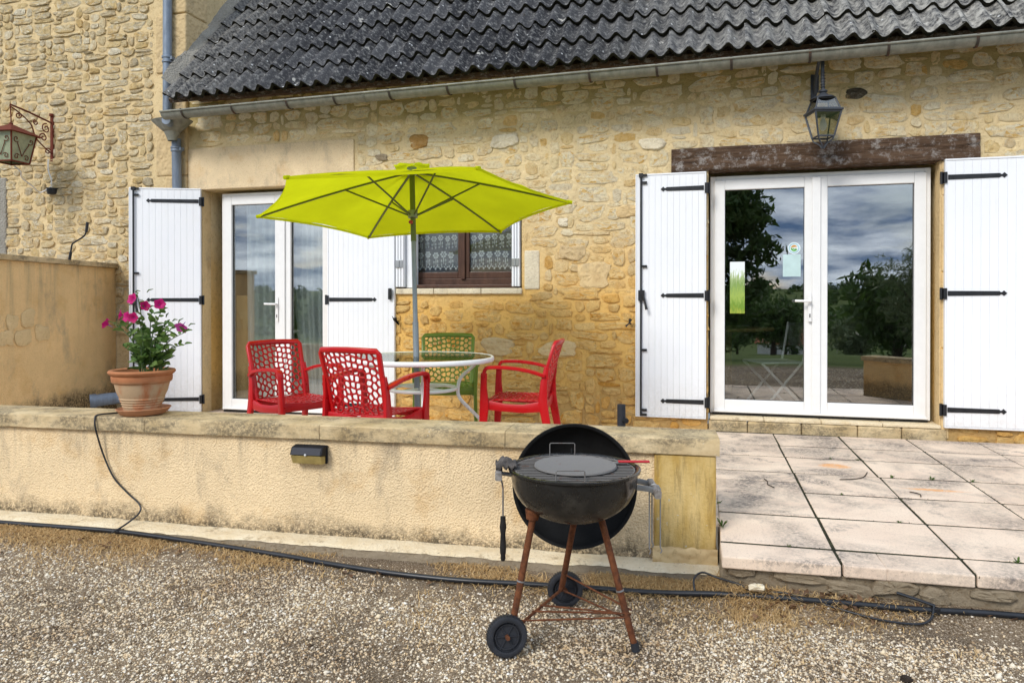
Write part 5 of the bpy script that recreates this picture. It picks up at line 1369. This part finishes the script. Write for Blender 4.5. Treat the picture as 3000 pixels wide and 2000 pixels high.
for k in range(4):
    a = math.pi / 2 * k; c, s_ = math.cos(a), math.sin(a); sm = MB()
    def onface(x, z):
        y = -(.118 + (.165 - .118) * z / .315) - .006; return (x * c - y * s_, x * s_ + y * c, z)
    for sg in (-1, 1):
        sm.sweep([onface(sg * x, z) for x, z in [(.0, .06), (.03, .12), (.07, .19)] + spiral(.095, .235, .036, 1.0, -2.4)], .004, n=5)
        sm.sweep([onface(sg * x, z) for x, z in spiral(.062, .050, .034, 1.1, 2.6, -1)], .004, n=5)
    sm.build('scroll', M['rust_red'], wl_, smooth=50)
bk = thing('lantern_bracket', 'rusty scrolled wall bracket carrying the wrought lantern', 'bracket', (QX, -0.03, 2.80))
MB().box(-.018, .018, -.012, .008, -.02, .47).sweep([(0, -.01, .47), (0, -.012, .50)], .022, n=10).build('wall_bar', M['rust_red'], bk, bevel=.003)
sb = MB()
sb.sweep([(0, -.01, .40), (0, -.30, .452), (0, -.49, .475)], .006, .010, side=(1, 0, 0), n=6)
sb.sweep(catmull([(0, -.012, .07), (0, -.10, .12), (0, -.20, .20), (0, -.26, .33), (0, -.40, .42), (0, -.485, .455)], 5), .006, .008, side=(1, 0, 0), n=6)
for cy, cz, r, a0, sg in ((-.075, .325, .055, 1.5, 1), (-.055, .085, .035, .5, 1), (-.40, .385, .035, .8, -1), (-.20, .36, .03, 2, 1), (-.11, .22, .05, 3.6, -1)):
    sb.sweep([(0, y, z) for y, z in spiral(cy, cz, r, 1.3, a0, sg)], .005, .007, side=(1, 0, 0), n=6)
sb.sweep([(0, -.49, .475), (0, -.482, .36), (0, -.48, .275)], .006, n=6)
sb.build('scrollwork', M['rust_red'], bk, smooth=50)
MB().sweep([(0, -.48, .270), (0, -.48, .288)], .018, n=10).build('hanging_ring', M['rust_red'], bk)
wc = thing('lamp_cable', 'loose white cable drooping from the lantern to a black box', 'cable', (QX, -0.06, 2.50))
MB().sweep(catmull([(.0, -.02, .30), (.01, -.03, .18), (.05, -.03, .08), (.055, -.035, .02)], 6), .0075, n=8).build('upper_run', M['white_cable'], wc, smooth=60)
MB().sweep(catmull([(-.02, -.40, .16), (.02, -.36, .10), (-.06, -.28, .06), (-.06, -.16, -.01), (-.08, -.05, -.06), (.02, -.03, -.01), (.06, -.04, .0)], 6), .0075, n=8).build('lower_run', M['white_cable'], wc, smooth=60)
jb = thing('junction_box', 'small round black junction box with open lid on the stone wall', 'box', (QX + .02, -.05, 2.475))
MB().lathe([(0, -.05), (.045, -.05), (.055, -.02), (.055, .012), (0, .012)], 18).build('box_body', M['iron'], jb, smooth=50)
MB().lathe([(0, .014), (.062, .014), (.062, .022), (0, .024)], 18).build('lid', M['iron'], jb, smooth=50, rot=(.12, .1, 0))

# ------------------------------------------------------------------ hoses, cables, post
HZ = [(-5.6, -3.25, .040), (-3.9, -3.185, .042), (-3.36, -3.15, .040), (-2.97, -3.125, .036), (-2.49, -3.13, .022), (-1.98, -3.165, .014), (-1.713, -3.203, .013), (-1.384, -3.234, .013), (-1.066, -3.235, .013), (-.771, -3.202, .013), (-.484, -3.171, .013), (-.205, -3.154, .015), (.066, -3.145, .022), (.324, -3.150, .024), (.574, -3.142, .024), (.813, -3.135, .026), (1.205, -3.12, .034), (2.4, -3.12, .045)]
hs = MB().sweep(catmull([(a, b, max(c + .004, ground_z(a, b) + .012)) for a, b, c in HZ], 6), .0125, n=10).build('hose', M['hose'], smooth=60); tag(hs, 'thick black hose lying along the foot of the walls', 'hose')
cb = MB()
lw = lambda x, y, z: tuple(Vector((0.066, -2.85, 0)) + Matrix.Rotation(WA, 3, 'Z') @ Vector((x, y, z)))
cb.sweep(catmull([lw(-3.22, .20, .640), lw(-3.26, .10, .640), lw(-3.31, .01, .640), lw(-3.312, -.010, .615), lw(-3.304, -.012, .56), lw(-3.282, .012, .43), lw(-3.218, .016, .30), lw(-3.136, .018, .22), lw(-3.052, .014, .157), lw(-3.036, -.01, .117), lw(-3.065, -.07, .075), lw(-3.10, -.135, .045)], 6), .0048, n=8)
tag(cb.build('black_cable', M['hose'], smooth=60), 'thin black cable hanging over the coping beside the flower pot', 'cable')
c2 = MB().sweep(catmull([(-.03, -3.13, .03), (-.035, -3.10, .075), (0, -3.07, .095), (.06, -3.085, .085), (.15, -3.10, .07), (.22, -3.12, .05), (.33, -3.125, .062), (.5, -3.16, .040), (.66, -3.20, .024), (.80, -3.205, .022), (.86, -3.17, .035), (.88, -3.135, .072)], 6), .0045, n=8)
tag(c2.build('thin_hose', M['hose'], smooth=60), 'thin black tube looping off the hose below the slabbed terrace', 'hose')
tie = MB().lathe([(.0125, -.012), (.019, -.01), (.019, .01), (.0125, .012)], 12, (0, 0, 0), closed=True).sweep([(.0, 0, .018), (-.05, .01, .03), (-.13, .03, .045)], .006, n=6)
tag(tie.build('hose_joint', M['hose'], smooth=60, loc=(.885, -3.132, ground_z(.885, -3.132) + .012), rot=(0, math.radians(0), 0)), 'black hose connector with loose tail in front of the slabs', 'connector')
po = thing('metal_post', 'short dark grey metal tube with clamp screw behind the low wall', 'post', (-0.415, -2.47, floor_z(-.415)))
MB().lathe([(.017, 0), (.022, 0), (.022, .535), (.017, .535)], 20, closed=True).build('tube', M['rubber'], po, smooth=50)
MB().sweep([(.018, -.012, .455), (.03, -.035, .455)], .014, n=8).build('clamp_screw', M['iron'], po, smooth=50)
MB().lathe([(0, 0), (.20, 0), (.20, .04), (.03, .055), (0, .055)], 28).build('foot', M['zinc'], po, smooth=50)

# ------------------------------------------------------------------ notices stuck on the glazed door
def grass_print():
    g = G('printed meadow picture', 0.4, 0, 0.3); z = g.sep(g.pos())[2]
    v = g.stretch(g.pos(), (60, 1, 9)); k = g.ma('ADD', g.mr(z, 1.17, 1.60), g.ma('SUBTRACT', g.ma('MULTIPLY', g.noise(2.0, 6, 0.75, v), 0.9), 0.28))
    g.col(g.ramp(k, [(0.05, (0.42, 0.46, 0.07)), (0.3, (0.14, 0.26, 0.03)), (0.5, (0.34, 0.46, 0.10)), (0.72, (0.20, 0.32, 0.09)), (0.9, (0.42, 0.52, 0.26)), (0.98, (0.78, 0.84, 0.84))])); return g.m
ps = MB().box(.225, .345, .1245, .1275, 1.165, 1.605).build('meadow_poster', grass_print()); tag(ps, 'tall narrow picture of green grass stuck on the glazed door', 'poster')
nt = MB().box(.650, .790, .1245, .1275, 1.475, 1.660).build('paper_notice', M['paper']); tag(nt, 'pale blue paper notice stuck on the glazed door', 'notice')
bd = thing('round_sticker', 'round white sticker with orange and green leaf emblem above the notice', 'sticker', (.738, .1262, 1.712))
def disc(name, r, y, mat, parent, a0=0, a1=6.28318, off=(0, 0), n=32):
    pts = [(off[0] + r * math.cos(a0 + (a1 - a0) * k / n), y, off[1] + r * math.sin(a0 + (a1 - a0) * k / n)) for k in range(n + (0 if a1 - a0 > 6.2 else 1))]
    MB().poly(pts, (0, -.0006, 0)).build(name, mat, parent)
disc('disc', .050, 0, flat('sticker white', (.72, .80, .82), .4, var=.05), bd)
disc('ring', .043, -.001, flat('sticker pale blue', (.40, .60, .68), .4, var=.1), bd); disc('inner_disc', .031, -.002, flat('sticker white centre', (.8, .82, .8), .4, var=.03), bd)
disc('orange_leaf', .026, -.003, flat('sticker orange', (.65, .30, .04), .4), bd, .5, 2.9); disc('green_leaf', .026, -.003, flat('sticker green', (.10, .42, .08), .4), bd, 2.9, 6.0)
MB().sweep([(-.02, -.0045, .004), (-.004, -.0045, -.012), (.024, -.0045, .012)], .003, .0008, side=(0, 0, 1), n=4).build('check_mark', M['bulb'], bd)

# ------------------------------------------------------------------ furniture dimly seen inside
it = thing('indoor_table', 'wooden table dimly visible inside behind the glazed door', 'table', (.25, 1.35, .275))
MB().lathe([(0, .70), (.44, .70), (.45, .715), (.44, .73), (0, .73)], 40).build('table_top', M['oak'], it, smooth=40)
MB().lathe([(.22, 0), (.20, .03), (.04, .06), (.035, .69), (.10, .70)], 20).build('pedestal', M['oak'], it, smooth=40)
M['bright_steel'] = flat('pale tubular metal', (0.75, 0.76, 0.78), 0.35, var=0.05)
ic = thing('folding_chair', 'folding metal chair standing inside behind the glazed door', 'chair', (.62, .62, .275), math.radians(200))
for s_ in (-.2, .2):
    MB().sweep([(.22, s_, 0), (-.18, s_, .46), (-.24, s_, .80)], .012, n=8).build('leg', M['bright_steel'], ic, smooth=50); MB().sweep([(-.25, s_, 0), (.20, s_, .45)], .012, n=8).build('leg', M['bright_steel'], ic, smooth=50)
MB().box(-.2, .2, -.2, .2, .44, .46).build('seat', M['bright_steel'], ic, bevel=.01); MB().box(-.25, -.235, -.2, .2, .58, .80).build('backrest', M['steel'], ic, bevel=.005)

# ------------------------------------------------------------------ dry grass, leaves, weeds (small ground litter)
def blades(P, hmin, hmax, w, lean, seed):
    r = np.random.default_rng(seed); n = len(P); P = np.array(P, float)
    a = r.uniform(0, 6.283, n); h = r.uniform(hmin, hmax, n); l = r.uniform(.3, 1, n) * lean
    d = np.stack([np.cos(a), np.sin(a), np.zeros(n)], 1); s_ = np.stack([-np.sin(a), np.cos(a), np.zeros(n)], 1) * w
    tip = P + d * (h * l)[:, None] + np.array([0, 0, 1]) * (h * (1 - .6 * l / max(lean, 1)))[:, None] * (1 if lean < 1 else .35)
    mid = P + d * (h * l * .4)[:, None] + np.array([0, 0, 1]) * (h * .55)[:, None] * (1 if lean < 1 else .5)
    V = np.stack([P - s_, P + s_, mid + s_ * .8, mid - s_ * .8, tip], 1).reshape(-1, 3)
    q = np.arange(n)[:, None] * 5
    F = np.vstack([q + [0, 1, 2], q + [0, 2, 3], q + [3, 2, 4]]); return V, F
r = random.Random(3); P = []
while len(P) < 15000:
    x = r.uniform(-4.6, 1.2); y = -2.94 + .0584 * (min(x, .1) - .066) - abs(r.gauss(0, .13)) - (.17 if x > .1 else 0)
    k = .15 + 1.6 * ns(x * 2.2, y * 3, 4.0) + (.55 if -3.9 < x < -2.4 else 0) + (.6 if -.5 < x < .35 else 0)
    if x > .35: k *= .35
    if r.random() < k: P.append((x, y, ground_z(x, y)))
for _ in range(2600):
    x = r.uniform(-4.2, .6); y = -3.2 - abs(r.gauss(0, .32))
    if ns(x * 2.5, y * 2.5, 12.0) > .05: P.append((x, y, ground_z(x, y) + .003))
Vd, Fd = blades(P, .02, .075, .0018, 1.3, 8)
tag(place('dry_grass', big_mesh('dry_grass', Vd, Fd, M['straw'])), 'dead straw coloured grass along the foot of the wall', kind='stuff')
r = random.Random(13); lm = MB()
for k in range(150):
    x = r.choice([r.gauss(.35, .12), r.gauss(.55, .10), r.uniform(.2, 1.9), r.uniform(-4, 1)]); y = -3.10 - abs(r.gauss(0, .06)) - (0.0 if x > .1 else .12); s_ = r.uniform(.010, .026); a = r.uniform(0, 6.283)
    z = ground_z(x, y) + .010
    c, q = math.cos(a) * s_, math.sin(a) * s_; t = [r.uniform(-.6, .9) * s_ for _ in range(6)]
    lm.add([(x - c, y - q, z + t[0]), (x - q * .5 - c * .3, y + c * .5 - q * .3, z + t[1] * .6), (x + q * .5 - c * .3, y - c * .5 - q * .3, z + t[2] * .6), (x + c, y + q, z + t[3]), (x + c * .3 - q * .35, y + q * .3 + c * .35, z + t[4]), (x + c * .3 + q * .35, y + q * .3 - c * .35, z + t[5])], [(0, 1, 2), (1, 4, 5, 2), (4, 3, 5)])
tag(lm.build('dead_leaves', M['dead_leaf']), 'brown curled dead leaves under the terrace edge', kind='stuff')
# mossy growth and weeds in the slab joints
P = []
for k in range(2600):
    if r.random() < .55: x = r.choice(cols[1:4]) + r.gauss(0, .005); y = r.uniform(-3.1, -.1)
    else:
        x = r.uniform(.1, 2.2); y = ROWX(r.choice(rows[1:6]), x) + r.gauss(0, .005)
    if ns(x * 3, y * 3, 1) > -.25: P.append((x, y, TZ - .008))
Vm, Fm = blades(P, .006, .016, .002, .9, 21)
tag(place('joint_moss', big_mesh('joint_moss', Vm, Fm, M['moss'])), 'dark moss growing along the terrace slab joints', kind='stuff')
wspots = [(.092, -2.70, .055), (.37, ROWX(-2.91, .37), .022), (.93, ROWX(-2.43, .93), .026), (1.26, ROWX(-2.91, 1.26), .034), (1.12, ROWX(-1.47, 1.12), .030), (1.34, ROWX(-1.47, 1.34), .036), (.75, ROWX(-1.95, .75), .020), (.85, ROWX(-.99, .85), .024), (1.56, ROWX(-1.47, 1.56), .034), (1.02, ROWX(-.99, 1.02), .024), (.088, -2.30, .03), (-.62, -2.36, .03)]
wl = ['weed against the end pier of the low wall', 'tiny weed in the joint near the pier', 'small weed in the middle of the slabs', 'leafy weed near the front edge of the slabs', 'grassy tuft in the row joint before the wide door', 'larger grassy tuft in the row joint before the wide door', 'tiny weed in the joint left of the stained slab', 'sparse weed close to the door step', 'grassy tuft at the joint crossing near the right edge', 'sparse weed beside the orange stain', 'tall weed growing out of the wall corner', 'weed behind the low wall near the metal post']
for i, (x, y, h) in enumerate(wspots):
    m_ = MB()
    for k in range(14):
        a = r.uniform(0, 6.283); l = h * r.uniform(.6, 1.2); d = Vector((math.cos(a), math.sin(a), r.uniform(.4, 2.2))).normalized(); s_ = Vector((-math.sin(a), math.cos(a), 0)) * l * .10
        p0 = Vector((0, 0, 0)); p1 = d * l * .55; p2 = d * l - Vector((0, 0, l * .2))
        m_.add([p0, p1 - s_, p2, p1 + s_], [(0, 1, 2, 3)])
    tag(m_.build('weed', M['weed'], loc=(x, y, (TZ if x > 0 else floor_z(x)) - .004)), 'green ' + wl[i], 'weed', 'weeds in the terrace joints')
for i, (P_, lb) in enumerate(((((.36, -1.70), (.375, -1.76), (.37, -1.83), (.40, -1.90)), 'dark twig lying across the slab beside the pier'), (((.80, -1.60), (.88, -1.57), (.95, -1.50), (1.0, -1.36)), 'thin curved twig on the orange stained slab'), (((1.13, -1.80), (1.17, -1.84), (1.16, -1.90)), 'small forked twig on the slab before the right pane'))):
    tag(MB().sweep(catmull([(a, b, TZ + .006) for a, b in P_], 4), .003, n=5).build('twig', M['bark'], smooth=60), lb, 'twig', 'twigs on the terrace')
ws = MB().add(*lump(1, 1, 1, 4321)); tag(ws.build('white_stone', M['pale_stone'], smooth=50, loc=(.215, -3.135, .075), rot=(math.radians(-35), .1, .2), scale=(.06, .03, .035)), 'white stone lying beside the hose below the terrace', 'stone')

for (x, y, rad_, lb) in ((-.345, -4.02, .022, 'dark brown clod of earth on the gravel in front of the barbecue'), (.66, -3.63, .016, 'small brown clod of earth on the gravel before the slabs')):
    def cl(u, v, rad_=rad_):
        a, b = 6.28318 * u, math.pi * (v - .5); d = Vector((math.cos(a) * math.cos(b), math.sin(a) * math.cos(b), math.sin(b)))
        return tuple(d * rad_ * (1 + .35 * ns(d.x * 2.2, d.y * 2.2, d.z * 2.2 + x) + .2 * ns(d.x * 7, d.y * 7, d.z * 7)) * 1.0)
    tag(MB().grid(cl, 18, 10).build('earth_clod', M['soil'], smooth=60, loc=(x, y, ground_z(x, y) + rad_ * .5), scale=(1.2, 1, .75)), lb, 'clod', 'clods on the gravel')
# ------------------------------------------------------------------ the view opposite the house (seen mirrored in the panes)
def leaf_cloud(blobs, n, size, seed, aspect=1.0, droop=0.0):
    r = np.random.default_rng(seed); B = np.array(blobs, float); wt = B[:, 3] ** 2.2; wt /= wt.sum()
    idx = r.choice(len(B), n, p=wt); d = r.normal(size=(n, 3)); d /= np.linalg.norm(d, axis=1)[:, None]
    rad = r.uniform(0.25, 1.0, n) ** 0.5
    lump_ = 1 + 0.28 * np.sin(d[:, 0] * 7 + idx) * np.sin(d[:, 1] * 6 + 2 * idx) + 0.2 * np.sin(d[:, 2] * 9 + idx)
    P = B[idx, :3] + d * (rad * lump_ * B[idx, 3])[:, None] * np.array([1, 1, .8])
    s = size * r.uniform(.5, 1.4, n)
    a = r.normal(size=(n, 3)); a[:, 2] -= droop; a /= np.linalg.norm(a, axis=1)[:, None]; b = r.normal(size=(n, 3)); b -= a * (a * b).sum(1)[:, None]; b /= np.linalg.norm(b, axis=1)[:, None]
    V = np.stack([P - a * s[:, None], P + b * (s / aspect)[:, None] * .5, P + a * s[:, None], P - b * (s / aspect)[:, None] * .5], 1).reshape(-1, 3)
    F = np.arange(n * 4).reshape(n, 4); return V, F
def tree(name, label, x, y, h, blobs, n, size, mat, seed, group=None, aspect=1.6, trunk=.16, droop=0.0):
    z = ground_z(x, y); t = thing(name, label, 'tree', (x, y, z), 0, group)
    m_ = MB().sweep(catmull([(0, 0, -.3), (.05, .02, h * .25), (-.06, .05, h * .5), (.04, 0, h * .8)], 4), [trunk * (1 - .8 * i / 12) for i in range(13)], n=8)
    r = random.Random(seed)
    for bx, by, bz, br in blobs[:9]: m_.sweep(catmull([(0, 0, h * .25), (bx * .4, by * .4, (bz + h * .25) / 2 + .1), (bx, by, bz)], 4), [trunk * .45 * (1 - .85 * i / 8) for i in range(9)], n=6)
    m_.build('trunk', M['bark'], t, smooth=60)
    V, F = leaf_cloud(blobs, n, size, seed, aspect, droop); place('crown', big_mesh('crown', V, F, mat), t)
    return t
def blobs(cx, cy, cz, R, k, r0, r1, seed, flatten=.8):
    r = random.Random(seed); out = []
    for _ in range(k):
        a, b = r.uniform(0, 6.283), r.uniform(-1, 1); q = R * r.uniform(.3, 1); c = math.sqrt(1 - b * b)
        out.append((cx + q * c * math.cos(a), cy + q * c * math.sin(a), cz + q * b * flatten, r.uniform(r0, r1)))
    return out
tree('walnut_tree', 'broad dark green tree mirrored in the glazed door pane with the notices', -0.25, -17.0, 7.0,
     blobs(0, 0, 4.6, 2.3, 26, .6, 1.15, 3) + [(1.5, 0.4, 2.3, .7), (2.0, .3, 3.4, .6), (1.2, .2, 1.5, .6), (1.0, 0, 3.0, .8), (1.1, .5, 4.6, .9)], 26000, .16, M['tree_leaf'], 11)
tree('willow_tree', 'feathery grey green tree mirrored at the edge of the wide glazed doors', 5.0, -12.4, 3.4,
     blobs(0, 0, 1.75, 1.0, 18, .25, .55, 5, 1.1), 6500, .085, M['willow_leaf'], 12, aspect=4.5, trunk=.09, droop=.3)
for i, (x, y, R) in enumerate(((6.5, -21, 2.2), (-5.0, -30, 2.4), (10.5, -38, 3.0), (4.5, -44, 2.6), (0.5, -52, 2.8), (-22, -34, 2.6), (-30, -48, 3.0))):
    tree('round_tree', ['round tree on the slope below the willow', 'round tree on the slope beside the walnut tree', 'tall round tree half way down the slope', 'round tree above the red roofed house', 'round tree beyond the red roofed house', 'round tree far along the slope', 'last round tree far along the slope'][i],
         x, y, R * 1.3, blobs(0, 0, R * .75, R * .7, 14, R * .25, R * .5, 30 + i), 3500, .22, M['tree_leaf'], 60 + i, 'trees on the valley slope', trunk=.2)
for i, (x, y, R) in enumerate(((13, -60, 2.8), (16, -76, 3.2), (8.2, -72, 3.0), (19, -92, 3.6), (4, -84, 3.2), (21, -66, 3.0), (-3, -70, 3.2))):
    tree('hedgerow_tree', 'bushy hedgerow tree scattered over the valley mirrored in the glass', x, y, R * 1.2, blobs(0, 0, R * .7, R * .7, 12, R * .25, R * .5, 130 + i), 2600, .24, M['tree_leaf'] if i % 3 else M['willow_leaf'], 160 + i, 'hedgerow trees over the valley', trunk=.18)
# woods on the opposite hill: one mass
r = np.random.default_rng(5); bl = []
for k in range(900):
    an = r.uniform(-2.75, -0.35); d = r.uniform(170, 600); x, y = d * math.cos(an), d * math.sin(an) - 6
    bl.append((x, y, ground_z(x, y) + 1.5, r.uniform(3.0, 6.0)))
V, F = leaf_cloud(bl, 60000, 1.5, 77, 1.2)
tag(place('treeline', big_mesh('treeline', V, F, M['tree_leaf'])), 'dark wooded hillside across the valley', kind='stuff')
vh = thing('valley_house', 'white gabled house with red roof down in the valley', 'house', (12.7, -110.0, ground_z(12.7, -110.0)), .35)
MB().poly([(-4, -2.6, -1), (-4, 2.6, -1), (-4, 2.6, 2.0), (-4, 0, 3.8), (-4, -2.6, 2.0)], (8, 0, 0)).build('wall', M['far_wall'], vh)
for s_ in (-1, 1): MB().poly([(-4.3, s_ * 3.0, 1.78), (4.3, s_ * 3.0, 1.78), (4.3, 0, 3.98), (-4.3, 0, 3.98)], (0, 0, .12)).build('roof_slope', M['far_roof'], vh)
for x in (-2, 1): MB().box(x, x + .9, 2.61, 2.66, .2, 1.3).build('window', M['gasket'], vh)
